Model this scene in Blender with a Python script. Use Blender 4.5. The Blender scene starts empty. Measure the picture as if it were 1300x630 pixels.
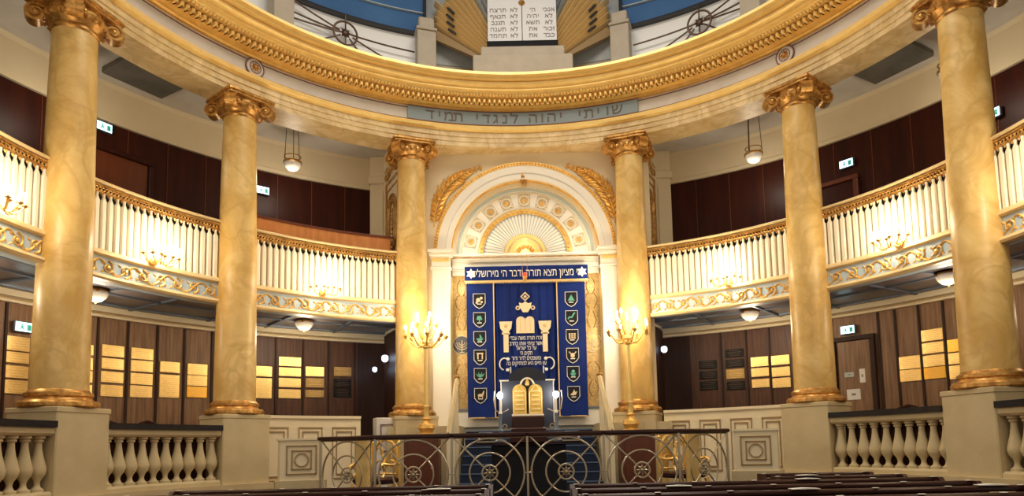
import bpy, math, random
from mathutils import Matrix, Vector
from mathutils.geometry import delaunay_2d_cdt
PI = math.pi
random.seed(7)
sc = bpy.context.scene
COL = sc.collection
R = math.radians

# ------------------------------------------------------------------ camera
cam_d = bpy.data.cameras.new('camera'); cam = bpy.data.objects.new('camera', cam_d); COL.objects.link(cam)
yaw, pitch, roll = .0012, .0955, -.021
cyw, syw, cp, sp = math.cos(yaw), math.sin(yaw), math.cos(pitch), math.sin(pitch)
fw = Vector((syw*cp, cyw*cp, sp)); rt = Vector((cyw, -syw, 0)); up = rt.cross(fw)
cr, sr = math.cos(roll), math.sin(roll)
r2 = cr*rt + sr*up; u2 = -sr*rt + cr*up
M = Matrix(((r2.x, u2.x, -fw.x, -.0292), (r2.y, u2.y, -fw.y, 0), (r2.z, u2.z, -fw.z, 0), (0, 0, 0, 1)))
cam.matrix_world = M
cam_d.sensor_fit = 'HORIZONTAL'; cam_d.sensor_width = 36
cam_d.lens = 865/1300*36
cam_d.shift_x = (650-665.1)/1300
cam_d.shift_y = (483.8-315)/1300
cam_d.clip_end = 200
sc.camera = cam

# ------------------------------------------------------------------ world, exposure
sc.view_settings.view_transform = 'Standard'; sc.view_settings.look = 'None'
sc.view_settings.gamma = 1; sc.view_settings.use_curve_mapping = False
sc.view_settings.exposure = 0.0
w = bpy.data.worlds.new('world'); sc.world = w; w.use_nodes = True
w.node_tree.nodes['Background'].inputs[0].default_value = (1, .90, .74, 1)
w.node_tree.nodes['Background'].inputs[1].default_value = .45

def point(name, loc, power, col=(1, .84, .60), rad=.12):
    l = bpy.data.lights.new(name, 'POINT'); l.energy = power; l.color = col; l.shadow_soft_size = rad
    o = bpy.data.objects.new(name, l); COL.objects.link(o); o.location = loc; return o
def area(name, loc, power, size, col=(1, .85, .65), rot=(0, 0, 0)):
    l = bpy.data.lights.new(name, 'AREA'); l.energy = power; l.color = col; l.shape = 'DISK'; l.size = size
    o = bpy.data.objects.new(name, l); COL.objects.link(o); o.location = loc; o.rotation_euler = rot; return o

A, B, YC = 6.09, 5.935, 7.447          # the oval of the colonnade
def rp(t, d=0, z=0):                    # t in degrees from the ark axis, d outward offset
    a = R(t); return Vector(((A+d)*math.sin(a), YC+(B+d)*math.cos(a), z))
def rframe(t, d=0, z=0):                # local x right (seen from the hall), y outward
    return Matrix.Translation(rp(t, d, z)) @ Matrix.Rotation(-R(t), 4, 'Z')

for x_ in (-1.0, .07, 1.14): point('ark_cornice_fill_light', (x_, 13.28, 4.12), 5, (1, .88, .70), .08)   # unseen point lights added above the ark cornice to brighten the tympanum
for x_ in (-1.25, 1.40): point('ark_niche_fill_light', (x_, 13.25, 3.3), 5, (1, .88, .68), .08)  # unseen point lights added beside the curtain to brighten the ark niche
area('dome_ambient_light', (0, 7.4, 10.6), 420, 4.5, (1, .90, .76))  # unseen area light added high in the dome as ambient fill
LAMPS = [(-65, 30), (-36.8, 30), (37.9, 30), (66.3, 30), (-89.5, 30), (89.5, 30), (-112, 50), (112, 50), (-140, 60), (140, 60), (180, 60)]
for t_, p_ in LAMPS:
    point('balcony_bracket_light', rp(t_, -.30, 3.08), p_, (1, .85, .62), .09)

# ------------------------------------------------------------------ materials
MATS = {}
def mat(name, col, rough=.5, metal=0, noise=None, emit=None, bump=None, spec=None):
    """noise=(scale, colour2, contrast, distortion, stretch)"""
    m = bpy.data.materials.new(name); m.use_nodes = True; nt = m.node_tree; b = nt.nodes['Principled BSDF']
    b.inputs['Base Color'].default_value = (*col, 1); b.inputs['Roughness'].default_value = rough
    b.inputs['Metallic'].default_value = metal
    if spec is not None: b.inputs['Specular IOR Level'].default_value = spec
    tc = nt.nodes.new('ShaderNodeTexCoord')
    if noise:
        s, c2, con, dist, st = noise
        mp = nt.nodes.new('ShaderNodeMapping'); mp.inputs['Scale'].default_value = st
        nt.links.new(tc.outputs['Object'], mp.inputs[0])
        n = nt.nodes.new('ShaderNodeTexNoise'); n.inputs['Scale'].default_value = s; n.inputs['Detail'].default_value = 6
        n.inputs['Distortion'].default_value = dist; n.inputs['Roughness'].default_value = .6
        nt.links.new(mp.outputs[0], n.inputs['Vector'])
        r = nt.nodes.new('ShaderNodeValToRGB'); r.color_ramp.elements[0].position = .5-con; r.color_ramp.elements[1].position = .5+con
        r.color_ramp.elements[0].color = (*col, 1); r.color_ramp.elements[1].color = (*c2, 1)
        nt.links.new(n.outputs['Fac'], r.inputs[0]); nt.links.new(r.outputs[0], b.inputs['Base Color'])
    if bump:
        n2 = nt.nodes.new('ShaderNodeTexNoise'); n2.inputs['Scale'].default_value = bump[0]; n2.inputs['Detail'].default_value = 4
        nt.links.new(tc.outputs['Object'], n2.inputs['Vector'])
        bp = nt.nodes.new('ShaderNodeBump'); bp.inputs['Strength'].default_value = bump[1]; bp.inputs['Distance'].default_value = .02
        nt.links.new(n2.outputs['Fac'], bp.inputs['Height']); nt.links.new(bp.outputs[0], b.inputs['Normal'])
    if emit:
        b.inputs['Emission Color'].default_value = (*emit[0], 1); b.inputs['Emission Strength'].default_value = emit[1]
    MATS[name] = m; return m

def marble(name, c1, c2, vein, scale=1.0, rough=.3):
    m = bpy.data.materials.new(name); m.use_nodes = True; nt = m.node_tree; b = nt.nodes['Principled BSDF']; L = nt.links.new
    b.inputs['Roughness'].default_value = rough
    tc = nt.nodes.new('ShaderNodeTexCoord'); mp = nt.nodes.new('ShaderNodeMapping')
    mp.inputs['Rotation'].default_value = (.5, .35, .2); mp.inputs['Scale'].default_value = (scale, scale, scale*.8)
    geo = nt.nodes.new('ShaderNodeNewGeometry'); L(geo.outputs['Position'], mp.inputs[0])
    n = nt.nodes.new('ShaderNodeTexNoise'); n.inputs['Scale'].default_value = 1.3; n.inputs['Detail'].default_value = 8; n.inputs['Distortion'].default_value = 1.2; n.inputs['Roughness'].default_value = .62
    L(mp.outputs[0], n.inputs['Vector'])
    r = nt.nodes.new('ShaderNodeValToRGB'); e = r.color_ramp.elements
    e[0].position = .35; e[0].color = (*c1, 1); e[1].position = .66; e[1].color = (*c2, 1)
    L(n.outputs['Fac'], r.inputs[0])
    n2 = nt.nodes.new('ShaderNodeTexNoise'); n2.inputs['Scale'].default_value = 1.5; n2.inputs['Detail'].default_value = 8; n2.inputs['Distortion'].default_value = .7
    L(mp.outputs[0], n2.inputs['Vector'])
    r2_ = nt.nodes.new('ShaderNodeValToRGB'); e = r2_.color_ramp.elements
    e[0].position = .43; e[0].color = (0, 0, 0, 1); e[1].position = .5; e[1].color = (.5, .5, .5, 1)
    x = e.new(.56); x.color = (0, 0, 0, 1)
    L(n2.outputs['Fac'], r2_.inputs[0])
    mx = nt.nodes.new('ShaderNodeMix'); mx.data_type = 'RGBA'; L(r2_.outputs[0], mx.inputs[0]); L(r.outputs[0], mx.inputs[6]); mx.inputs[7].default_value = (*vein, 1)
    L(mx.outputs[2], b.inputs['Base Color']); MATS[name] = m; return m

marble('yellow_marble', (.58, .35, .085), (.79, .57, .23), (.50, .29, .08), 1.25, .38)
marble('veined_cream', (.60, .42, .17), (.80, .62, .34), (.46, .30, .12), 1.6, .45)
mat('cream_stone', (.52, .41, .22), .65, noise=(3, (.60, .48, .28), .2, 0, (1, 1, 1)), bump=(60, .15))
mat('cream_paint', (.82, .70, .47), .6, noise=(1.5, (.76, .63, .41), .25, 0, (1, 1, 1)))
mat('white_paint', (.86, .80, .68), .55)
mat('grey_white', (.72, .68, .62), .6, noise=(2, (.60, .56, .50), .2, 0, (1, 1, 1)))
mat('drum_stone', (.55, .48, .38), .65, noise=(3, (.46, .39, .30), .2, 0, (1, 1, 1)))
mat('gold', (.90, .60, .19), .36, .5, noise=(9, (.74, .40, .08), .2, 0, (1, 1, 1)))
mat('gold_bright', (1, .75, .30), .36, .3, noise=(5, (.88, .58, .17), .3, 0, (1, 1, 1)))
mat('gilt_cream', (.80, .60, .30), .45, .1)
mat('antique_gold', (.74, .42, .12), .36, .6, noise=(14, (.34, .15, .03), .16, 0, (1, 1, 1)))
mat('brass_plaque', (.92, .66, .26), .30, .6, noise=(18, (.78, .50, .16), .2, 0, (1, 1, 4)))
mat('amber_plaque', (.90, .50, .06), .3, .6, noise=(18, (.75, .38, .04), .2, 0, (1, 1, 4)))
mat('dark_plaque', (.006, .005, .004), .45, spec=.2)
mat('dull_plaque', (.36, .22, .07), .4, .6)
mat('bronze', (.12, .07, .045), .45, .5)
mat('fence_metal', (.50, .42, .30), .35, .7)
mat('mahogany', (.060, .011, .004), .42, spec=.22, noise=(2.2, (.030, .005, .003), .2, 0, (3, 3, .35)))
mat('mahogany_red', (.20, .05, .018), .3, noise=(3, (.13, .03, .012), .2, 0, (3, 3, .4)))
mat('orange_wood', (.80, .32, .08), .35, noise=(4, (.60, .21, .05), .2, 0, (3, 3, .5)))
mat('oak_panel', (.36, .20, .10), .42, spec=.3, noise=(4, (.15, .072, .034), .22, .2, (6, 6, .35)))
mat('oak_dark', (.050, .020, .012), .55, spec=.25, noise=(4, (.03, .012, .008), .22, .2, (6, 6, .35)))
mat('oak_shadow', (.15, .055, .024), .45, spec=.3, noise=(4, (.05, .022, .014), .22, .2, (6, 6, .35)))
mat('pew_wood', (.050, .012, .007), .34, spec=.3, noise=(5, (.028, .008, .006), .2, 0, (.5, 4, 4)))
mat('cabinet_wood', (.11, .026, .010), .4)
mat('rosette_ground', (.56, .50, .40), .6)
mat('tablet_gold', (.80, .44, .06), .28, .6, noise=(12, (.95, .62, .16), .2, 0, (1, 1, 1)))
mat('slat_cream', (.86, .77, .58), .5)
mat('gilt_brown', (.34, .21, .08), .5)
mat('gilt_brown_light', (.56, .41, .22), .5)
mat('black_lacquer', (.010, .010, .014), .18)
mat('black_cloth', (.004, .004, .007), .85)
mat('navy_carpet', (.010, .020, .055), .9, bump=(200, .4))
mat('step_edge', (.10, .16, .26), .6)
mat('blue_velvet', (.003, .014, .105), .65, spec=.2, noise=(3, (.005, .024, .18), .2, 0, (1, 1, .3)))
mat('embroidery', (.82, .66, .42), .6)
mat('white_thread', (.90, .87, .80), .6)
mat('gold_thread', (.75, .52, .22), .5)
mat('green_thread', (.12, .42, .30), .6)
mat('red_thread', (.60, .10, .06), .6)
mat('blue_dome', (.055, .18, .42), .7, noise=(1.2, (.035, .13, .35), .25, 0, (1, 1, 1)))
mat('sky_mural', (.34, .38, .42), .8, noise=(2, (.55, .55, .54), .2, .4, (1, 1, 1)))
mat('plaque_blue', (.26, .33, .36), .6, noise=(4, (.25, .31, .33), .2, 0, (1, 1, 1)))
mat('frieze_blue', (.38, .50, .58), .6, noise=(8, (.52, .58, .60), .2, 0, (1, 1, 1)))
mat('pale_green', (.50, .56, .50), .6)
mat('fascia_line', (.20, .09, .07), .6)
mat('letter_dark', (.22, .19, .18), .6)
mat('letter_gold', (.12, .08, .045), .5)
mat('brass_dim', (.66, .44, .16), .4, .4)
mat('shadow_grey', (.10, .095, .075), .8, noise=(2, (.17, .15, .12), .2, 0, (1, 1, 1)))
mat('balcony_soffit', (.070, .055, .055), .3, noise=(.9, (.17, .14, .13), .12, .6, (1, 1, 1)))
mat('floor_carpet', (.16, .03, .02), .9, bump=(100, .3))
mat('glass_white', (.80, .79, .76), .25, emit=((1, .95, .88), .10))
mat('globe_glass', (.72, .66, .55), .2, emit=((1, .9, .75), .12))
mat('bulb', (1, .9, .7), .4, emit=((1, .86, .60), 45))
mat('reading_bulb', (1, 1, 1), .4, emit=((.92, .95, 1), 30))
mat('candle', (.92, .84, .66), .5)
mat('exit_face', (.5, .9, 1), .4, emit=((.55, .90, 1), 2.6))
mat('exit_mark', (.05, .40, .30), .5, emit=((.02, .3, .22), .6))
mat('cold_lamp', (.7, .85, 1), .3, emit=((.62, .80, 1), 3))
mat('paper', (.85, .82, .76), .7)
mat('plate_white', (.85, .80, .72), .4)
mat('grey_metal', (.16, .19, .24), .4, .4)
mat('red_glass', (.5, .02, .01), .2, emit=((1, .05, .02), 1.5))
mat('tablet_white', (.82, .82, .84), .5)
mat('slate_panel', (.035, .038, .055), .4)
mat('wall_gap', (.02, .018, .015), .9)

def damask():
    m = bpy.data.materials.new('damask'); m.use_nodes = True; nt = m.node_tree; b = nt.nodes['Principled BSDF']; L = nt.links.new
    tc = nt.nodes.new('ShaderNodeTexCoord')
    n = nt.nodes.new('ShaderNodeTexVoronoi'); n.inputs['Scale'].default_value = 9; n.feature = 'DISTANCE_TO_EDGE'
    n1 = nt.nodes.new('ShaderNodeTexNoise'); n1.inputs['Scale'].default_value = 5; n1.inputs['Distortion'].default_value = 2.5
    L(tc.outputs['Object'], n1.inputs['Vector']); L(n1.outputs['Color'], n.inputs['Vector'])
    r = nt.nodes.new('ShaderNodeValToRGB'); e = r.color_ramp.elements
    e[0].position = .10; e[0].color = (.42, .27, .10, 1); e[1].position = .2; e[1].color = (.78, .52, .18, 1)
    L(n.outputs['Distance'], r.inputs[0]); L(r.outputs[0], b.inputs['Base Color'])
    b.inputs['Roughness'].default_value = .4; b.inputs['Metallic'].default_value = .25; MATS['damask'] = m
damask()

# ------------------------------------------------------------------ mesh helpers
class MB:
    def __init__(s): s.v = []; s.f = []
    def add(s, vs, fs, m=None):
        o = len(s.v)
        s.v += [tuple((m @ Vector(p)) if m else Vector(p)) for p in vs]
        s.f += [tuple(i+o for i in f) for f in fs]; return s
    def box(s, cx, cy, cz, sx, sy, sz, m=None, bev=0, taper=1):
        x, y, z = sx/2, sy/2, sz/2
        if bev <= 0:
            vs = [(cx+i*x*(taper if k > 0 else 1), cy+j*y*(taper if k > 0 else 1), cz+k*z) for k in (-1, 1) for i, j in ((-1, -1), (1, -1), (1, 1), (-1, 1))]
            return s.add(vs, [(3, 2, 1, 0), (4, 5, 6, 7), (0, 1, 5, 4), (1, 2, 6, 5), (2, 3, 7, 6), (3, 0, 4, 7)], m)
        b = min(bev, x*.9, y*.9, z*.9)
        vs = []; rings = []
        for zz, ins in ((-z, b), (-z+b, 0), (z-b, 0), (z, b)):
            rr = []
            for (i, j) in ((-1, -1), (1, -1), (1, 1), (-1, 1)):
                X, Y = x-ins, y-ins
                if i*j > 0: pts = [(i*(X), j*(Y-b*.99 if ins == 0 else Y-b)), (i*(X-b), j*Y)]
                else: pts = [(i*(X-b), j*Y), (i*X, j*(Y-b))]
                for p in pts: vs.append((cx+p[0], cy+p[1], cz+zz)); rr.append(len(vs)-1)
            rings.append(rr)
        fs = [tuple(reversed(rings[0])), tuple(rings[3])]
        for a_, b_ in zip(rings, rings[1:]):
            for q in range(8): fs.append((a_[q], a_[(q+1) % 8], b_[(q+1) % 8], b_[q]))
        return s.add(vs, fs, m)
    def lathe(s, prof, n=24, m=None, cap=True):
        vs = []; fs = []
        for r, z in prof:
            for k in range(n): a = 2*PI*k/n; vs.append((r*math.cos(a), r*math.sin(a), z))
        for i in range(len(prof)-1):
            for k in range(n): k2 = (k+1) % n; fs.append((i*n+k, i*n+k2, (i+1)*n+k2, (i+1)*n+k))
        if cap: fs += [tuple(range(n-1, -1, -1)), tuple((len(prof)-1)*n+k for k in range(n))]
        return s.add(vs, fs, m)
    def tube(s, pts, r, n=6, m=None, closed=False, flat=1):
        pts = [Vector(p) for p in pts]; N = len(pts); vs = []; fs = []; prev = None
        rr = r if isinstance(r, (list, tuple)) else [r]*N
        for i, p in enumerate(pts):
            if closed: t = pts[(i+1) % N]-pts[i-1]
            else: t = pts[min(i+1, N-1)]-pts[max(i-1, 0)]
            if t.length < 1e-9: t = Vector((0, 0, 1))
            t.normalize()
            if prev is None:
                ref = Vector((0, 0, 1)) if abs(t.z) < .9 else Vector((0, 1, 0)); nx = t.cross(ref).normalized()
            else:
                nx = prev-t*prev.dot(t); nx = nx.normalized() if nx.length > 1e-6 else t.orthogonal().normalized()
            prev = nx; ny = t.cross(nx)
            for k in range(n): a = 2*PI*k/n; vs.append(p+nx*(rr[i]*math.cos(a))+ny*(rr[i]*math.sin(a)*flat))
        for i in range(N if closed else N-1):
            j = (i+1) % N
            for k in range(n): k2 = (k+1) % n; fs.append((i*n+k, i*n+k2, j*n+k2, j*n+k))
        if not closed: fs += [tuple(range(n-1, -1, -1)), tuple((N-1)*n+k for k in range(n))]
        return s.add(vs, fs, m)
    def ring(s, prof, t0, t1, n, closed=True):      # sweep a (d, z) profile round the oval
        P = len(prof); vs = []; fs = []
        for i in range(n+1):
            t = t0+(t1-t0)*i/n
            for d, z in prof: vs.append(rp(t, d, z))
        Q = P if closed else P-1
        for i in range(n):
            for k in range(Q): k2 = (k+1) % P; fs.append((i*P+k, (i+1)*P+k, (i+1)*P+k2, i*P+k2))
        if closed: fs += [tuple(range(P)), tuple(n*P+k for k in range(P-1, -1, -1))]
        return s.add(vs, fs)
    def arc(s, prof, a0, a1, n, c=(0, 0), m=None):   # sweep (radius, y) profile round a centre in the xz plane
        P = len(prof); vs = []; fs = []
        for i in range(n+1):
            a = R(a0+(a1-a0)*i/n)
            for r, y in prof: vs.append((c[0]+r*math.cos(a), y, c[1]+r*math.sin(a)))
        for i in range(n):
            for k in range(P): k2 = (k+1) % P; fs.append((i*P+k, (i+1)*P+k, (i+1)*P+k2, i*P+k2))
        if abs(a1-a0) < 359: fs += [tuple(range(P)), tuple(n*P+k for k in range(P-1, -1, -1))]
        return s.add(vs, fs, m)
    def prism(s, pts, y0, y1, m=None):               # outline in xz, thickness along y
        n = len(pts); vs = [(x, y0, z) for x, z in pts]+[(x, y1, z) for x, z in pts]
        fs = [tuple(range(n)), tuple(range(2*n-1, n-1, -1))]+[(i, i+n, (i+1) % n+n, (i+1) % n) for i in range(n)]
        return s.add(vs, fs, m)
    def ball(s, c, r, m=None, n=10, sx=1, sy=1, sz=1):
        vs = []; fs = []; h = n//2+1
        for i in range(h+1):
            a = PI*i/h
            for k in range(n): b = 2*PI*k/n; vs.append((c[0]+sx*r*math.sin(a)*math.cos(b), c[1]+sy*r*math.sin(a)*math.sin(b), c[2]+sz*r*math.cos(a)))
        for i in range(h):
            for k in range(n): k2 = (k+1) % n; fs.append((i*n+k, (i+1)*n+k, (i+1)*n+k2, i*n+k2))
        return s.add(vs, fs, m)
    def leaf(s, p, ang, L, W, y0=-.02, y1=0, m=None, curl=0.0):   # pointed leaf in the xz plane, ridge raised towards -y
        d = Vector((math.cos(ang), 0, math.sin(ang))); q = Vector((-d.z, 0, d.x)); p = Vector(p)
        a = p; b = p+d*L*.45+q*(W/2+curl*L); c = p+d*L+q*curl*L*1.8; e = p+d*L*.45-q*(W/2-curl*L); f = p+d*L*.45+q*curl*L
        vs = [a+Vector((0, y1, 0)), b+Vector((0, y1, 0)), c+Vector((0, y1, 0)), e+Vector((0, y1, 0)), f+Vector((0, y0, 0))]
        return s.add(vs, [(0, 4, 1), (1, 4, 2), (2, 4, 3), (3, 4, 0), (0, 1, 2, 3)], m)

def clean(me):
    import bmesh
    bm = bmesh.new(); bm.from_mesh(me)
    bmesh.ops.remove_doubles(bm, verts=bm.verts, dist=1e-5)
    bmesh.ops.recalc_face_normals(bm, faces=bm.faces); bm.to_mesh(me); bm.free()
def obj(name, mb, m, parent=None, world=False, smooth=35):
    me = bpy.data.meshes.new(name); vs = mb.v
    if world and parent is not None:
        inv = parent.matrix_basis.inverted(); vs = [tuple(inv @ Vector(v)) for v in vs]
    me.from_pydata([tuple(v) for v in vs], [], mb.f); clean(me); me.validate()
    if smooth:
        for p in me.polygons: p.use_smooth = True
        me.set_sharp_from_angle(angle=R(smooth))
    me.materials.append(MATS[m]); o = bpy.data.objects.new(name, me); COL.objects.link(o)
    if parent is not None: o.parent = parent
    return o
def tag(o, label, cat, group=None):
    o['label'] = label; o['category'] = cat
    if group: o['group'] = group
    return o
def thing(name, label, cat, m=None, group=None):
    o = bpy.data.objects.new(name, None); COL.objects.link(o); o.empty_display_size = .1
    if m is not None: o.matrix_basis = m if isinstance(m, Matrix) else Matrix.Translation(m)
    return tag(o, label, cat, group)
def struct(name, mb, m, parent=None, smooth=35):
    o = obj(name, mb, m, parent, smooth=smooth)
    if parent is None: o['kind'] = 'structure'
    return o
def copy_tree(o, parent=None):
    c = o.copy(); COL.objects.link(c)
    if parent is not None: c.parent = parent
    for ch in [x for x in list(bpy.data.objects) if x.parent == o]: copy_tree(ch, c)
    return c
def dup(o, m, label, group=None):
    c = copy_tree(o); c.matrix_basis = m; c['label'] = label
    if group: c['group'] = group
    return c
_tc = {}
def glyphs(s, size, depth, stretch):
    """outline of the lettering, filled and given thickness"""
    cu = bpy.data.curves.new('lettering', 'FONT'); cu.body = s[::-1]; cu.size = size; cu.fill_mode = 'NONE'
    cu.align_x = 'CENTER'; cu.align_y = 'CENTER'; cu.resolution_u = 3
    to = bpy.data.objects.new('lettering_source', cu); COL.objects.link(to)
    me = bpy.data.meshes.new_from_object(to.evaluated_get(bpy.context.evaluated_depsgraph_get()))
    vs = [Vector((v.co.x*stretch, v.co.y)) for v in me.vertices]; es = [tuple(e.vertices) for e in me.edges]
    bpy.data.objects.remove(to); bpy.data.curves.remove(cu); bpy.data.meshes.remove(me)
    ov, oe, of, _, _, _ = delaunay_2d_cdt(vs, es, [], 0, 1e-6)
    segs = [(vs[a], vs[b]) for a, b in es]; tri = []
    for f in of:
        c = sum((ov[i] for i in f), Vector((0, 0)))/3; k = 0
        for a, b in segs:
            if (a.y > c.y) != (b.y > c.y) and c.x < (b.x-a.x)*(c.y-a.y)/(b.y-a.y)+a.x: k += 1
        if k % 2: tri.append(tuple(f))
    n = len(ov); V = [(p.x, p.y, depth) for p in ov]+[(p.x, p.y, -depth) for p in ov]
    F = list(tri)+[tuple(i+n for i in reversed(f)) for f in tri]
    cnt = {}
    for f in tri:
        for a, b in zip(f, f[1:]+f[:1]): cnt[(a, b)] = 1
    F += [(b, a, a+n, b+n) for a, b in cnt if (b, a) not in cnt]
    out = bpy.data.meshes.new('lettering'); out.from_pydata(V, [], F); return out
def text(name, s, size, m, parent, depth=.004, local=None, stretch=1.0):
    key = (s, size, depth, stretch)
    if key not in _tc: _tc[key] = glyphs(*key)
    me = _tc[key].copy(); me.materials.append(MATS[m])
    me.transform((local or Matrix()) @ Matrix.Rotation(PI/2, 4, 'X'))
    o = bpy.data.objects.new(name, me); COL.objects.link(o); o.parent = parent; return o
def T(x, y, z): return Matrix.Translation((x, y, z))
def RX(a): return Matrix.Rotation(R(a), 4, 'X')
def RY(a): return Matrix.Rotation(R(a), 4, 'Y')
def RZ(a): return Matrix.Rotation(R(a), 4, 'Z')
def part(name, m, parent, build, **k):
    mb = MB(); build(mb); return obj(name, mb, m, parent, **k)

# ================================================================== SETTING
WD = 2.2          # outer walls of the aisles, outside the oval
FZ, AZ, PZ = -1.4, -.5, -.9
mb = MB(); mb.box(0, 4.5, FZ-.1, 13.6, 15, .2); struct('floor', mb, 'floor_carpet')
mb = MB(); mb.ring([(.2, AZ-.9), (.2, AZ), (WD+.1, AZ), (WD+.1, AZ-.9)], -115, -20, 40); struct('floor_aisle_left', mb, 'floor_carpet')
mb = MB(); mb.ring([(.2, AZ-.9), (.2, AZ), (WD+.1, AZ), (WD+.1, AZ-.9)], 20, 115, 40); struct('floor_aisle_right', mb, 'floor_carpet')
# podium wall under the balustrades
for s, nm in ((-1, 'left'), (1, 'right')):
    mb = MB(); mb.ring([(-.42, FZ), (-.42, -.62), (-.45, -.6), (-.45, -.5), (.2, -.5), (.2, FZ)], s*112, s*47, 40)
    struct('wall_podium_'+nm, mb, 'cream_stone')
# outer lower walls (oak) and upper walls (mahogany)
TA = 21.9
for s, nm in ((-1, 'left'), (1, 'right')):
    mb = MB(); mb.ring([(WD, AZ), (WD, 2.34), (WD+.15, 2.34), (WD+.15, AZ)], s*112, s*46.5, 40)
    struct('wall_lower_'+nm, mb, 'oak_panel')
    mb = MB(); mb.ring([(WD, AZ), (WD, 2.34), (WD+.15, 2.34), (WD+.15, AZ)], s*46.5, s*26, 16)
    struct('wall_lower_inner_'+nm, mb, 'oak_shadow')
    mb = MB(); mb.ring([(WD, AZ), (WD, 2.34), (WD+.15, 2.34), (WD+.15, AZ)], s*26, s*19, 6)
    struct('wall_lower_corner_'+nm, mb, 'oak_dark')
    mb = MB(); mb.ring([(WD+.16, 2.33), (WD-.10, 2.33), (WD-.10, 2.37), (WD-.04, 2.40), (WD-.04, 2.48), (WD+.16, 2.48)], s*112, s*19, 50)
    struct('trim_lower_'+nm, mb, 'cream_paint')
    mb = MB(); mb.ring([(WD, 2.62), (WD, 5.82), (WD+.15, 5.82), (WD+.15, 2.62)], s*112, s*23, 50)
    struct('wall_upper_'+nm, mb, 'mahogany')
    mb = MB(); mb.ring([(WD+.15, 5.80), (WD-.06, 5.80), (WD-.06, 5.88), (WD-.02, 5.90), (WD-.02, 6.44), (WD-.08, 6.5), (WD+.15, 6.5)], s*112, s*19, 50)
    struct('wall_band_'+nm, mb, 'cream_paint')
    mb = MB(); mb.ring([(.2, 6.5), (WD+.15, 6.5), (WD+.15, 6.6), (.2, 6.6)], s*112, s*15, 50)
    struct('ceiling_gallery_'+nm, mb, 'grey_white')
    # vertical beads that divide the panelling into boards
    mb = MB()
    for t in ((-108, -102, -96, -90, -84, -79, -74.5, -70.6, -66.8, -64, -60.7, -57.2, -53.6, -50.2, -46.6, -42.5, -37.9, -34.0, -30.3, -26.4) if s < 0 else
              (30.6, 34.3, 37.6, 41, 44.6, 52.2, 54.3, 57.2, 60.1, 63.3, 66.6, 70.4, 74, 78, 84, 90, 96, 102, 108)):
        mb.box(0, -.012, (AZ+2.33)/2, .035, .03, 2.33-AZ, m=rframe(t, WD))
    struct('trim_panel_beads_'+nm, mb, 'oak_dark')
    mb = MB()
    for t in [x for x in range(28, 110, 5)]:
        mb.box(0, -.004, 4.2, .012, .012, 3.2, m=rframe(s*t, WD))
    struct('trim_upper_beads_'+nm, mb, 'mahogany_red')
    # corner: white pilaster and splayed return wall beside the ark
    e0 = Vector((s*2.40, 13.42, 0)); e1 = Vector((s*3.02, 14.62, 0)); e2 = rp(s*19.6, WD, 0)
    dv = (e1-e0); L_ = dv.length; ang = math.atan2(dv.y, dv.x)
    fr = Matrix.Translation(e0) @ Matrix.Rotation(ang, 4, 'Z')
    yy = .08 if s < 0 else -.08
    yy = -.08 if s < 0 else .08
    mb = MB(); mb.box(L_/2, yy, 4.48, L_, .16, 4.04, m=fr); struct('wall_splay_'+nm, mb, 'cream_paint')
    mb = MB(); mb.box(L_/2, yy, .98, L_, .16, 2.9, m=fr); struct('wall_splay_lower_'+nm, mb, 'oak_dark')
    pc = Vector((s*3.16, 14.75, 0))
    mb = MB(); mb.box(pc.x, pc.y, 4.5, .36, .2, 4.0, bev=.01); mb.box(pc.x, pc.y, 5.95, .44, .28, .18, bev=.02); mb.box(pc.x, pc.y, 4.4, .22, .24, 2.6)
    struct('trim_corner_pilaster_'+nm, mb, 'cream_paint')
    # gilded wreath medallion on the splayed wall
    f_ = -1 if s < 0 else 1
    side = Matrix.Translation((0, 0, 0))
    wr = thing('wreath_panel', 'gilded oval wreath in a gold framed panel on the splayed wall %s of the arch' % ('left' if s < 0 else 'right'), 'wall ornament', fr @ T(L_/2, 0, 0), 'wreath panels')
    o_ = .012 if s < 0 else -.012
    def frm(mb):
        for (x, z, sx, sz) in ((-.45, 4.75, .045, 1.95), (.45, 4.75, .045, 1.95), (0, 5.72, .94, .045), (0, 3.78, .94, .045), (0, 5.55, .80, .02), (0, 3.95, .80, .02), (-.38, 4.75, .02, 1.6), (.38, 4.75, .02, 1.6)):
            mb.box(x, o_, z, sx, .03, sz)
    part('frame', 'antique_gold', wr, frm)
    def wrth(mb):
        for rx, rz, r_ in ((.33, .62, .028), (.22, .46, .018)):
            mb.tube([(rx*math.cos(a), o_*2, 4.75+rz*math.sin(a)) for a in [2*PI*k/40 for k in range(40)]], r_, 6, closed=True)
        for k in range(34):
            a = 2*PI*k/34; mb.ball((.27*math.cos(a), o_*2, 4.75+.54*math.sin(a)), .035, n=6, sy=.6)
        for k in range(7): mb.ball((0, o_*2, 4.45+.1*k), .06-.006*abs(k-3), n=6, sy=.5)
    part('wreath', 'antique_gold', wr, wrth)
    def crst(mb):
        for k in range(-4, 5):
            mb.tube([(k*.11+.05*math.cos(a), o_*2, 5.92+.06*math.sin(a)+.05*math.cos(k)) for a in [PI*2*q/8 for q in range(8)]], .018, 5, closed=True)
        for k in range(-4, 5): mb.leaf((k*.11, o_*3, 5.95), PI/2+.3*math.sin(k*2), .2-.02*abs(k), .07, o_*2, 0)
    part('acanthus_crest', 'antique_gold', wr, crst)
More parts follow.
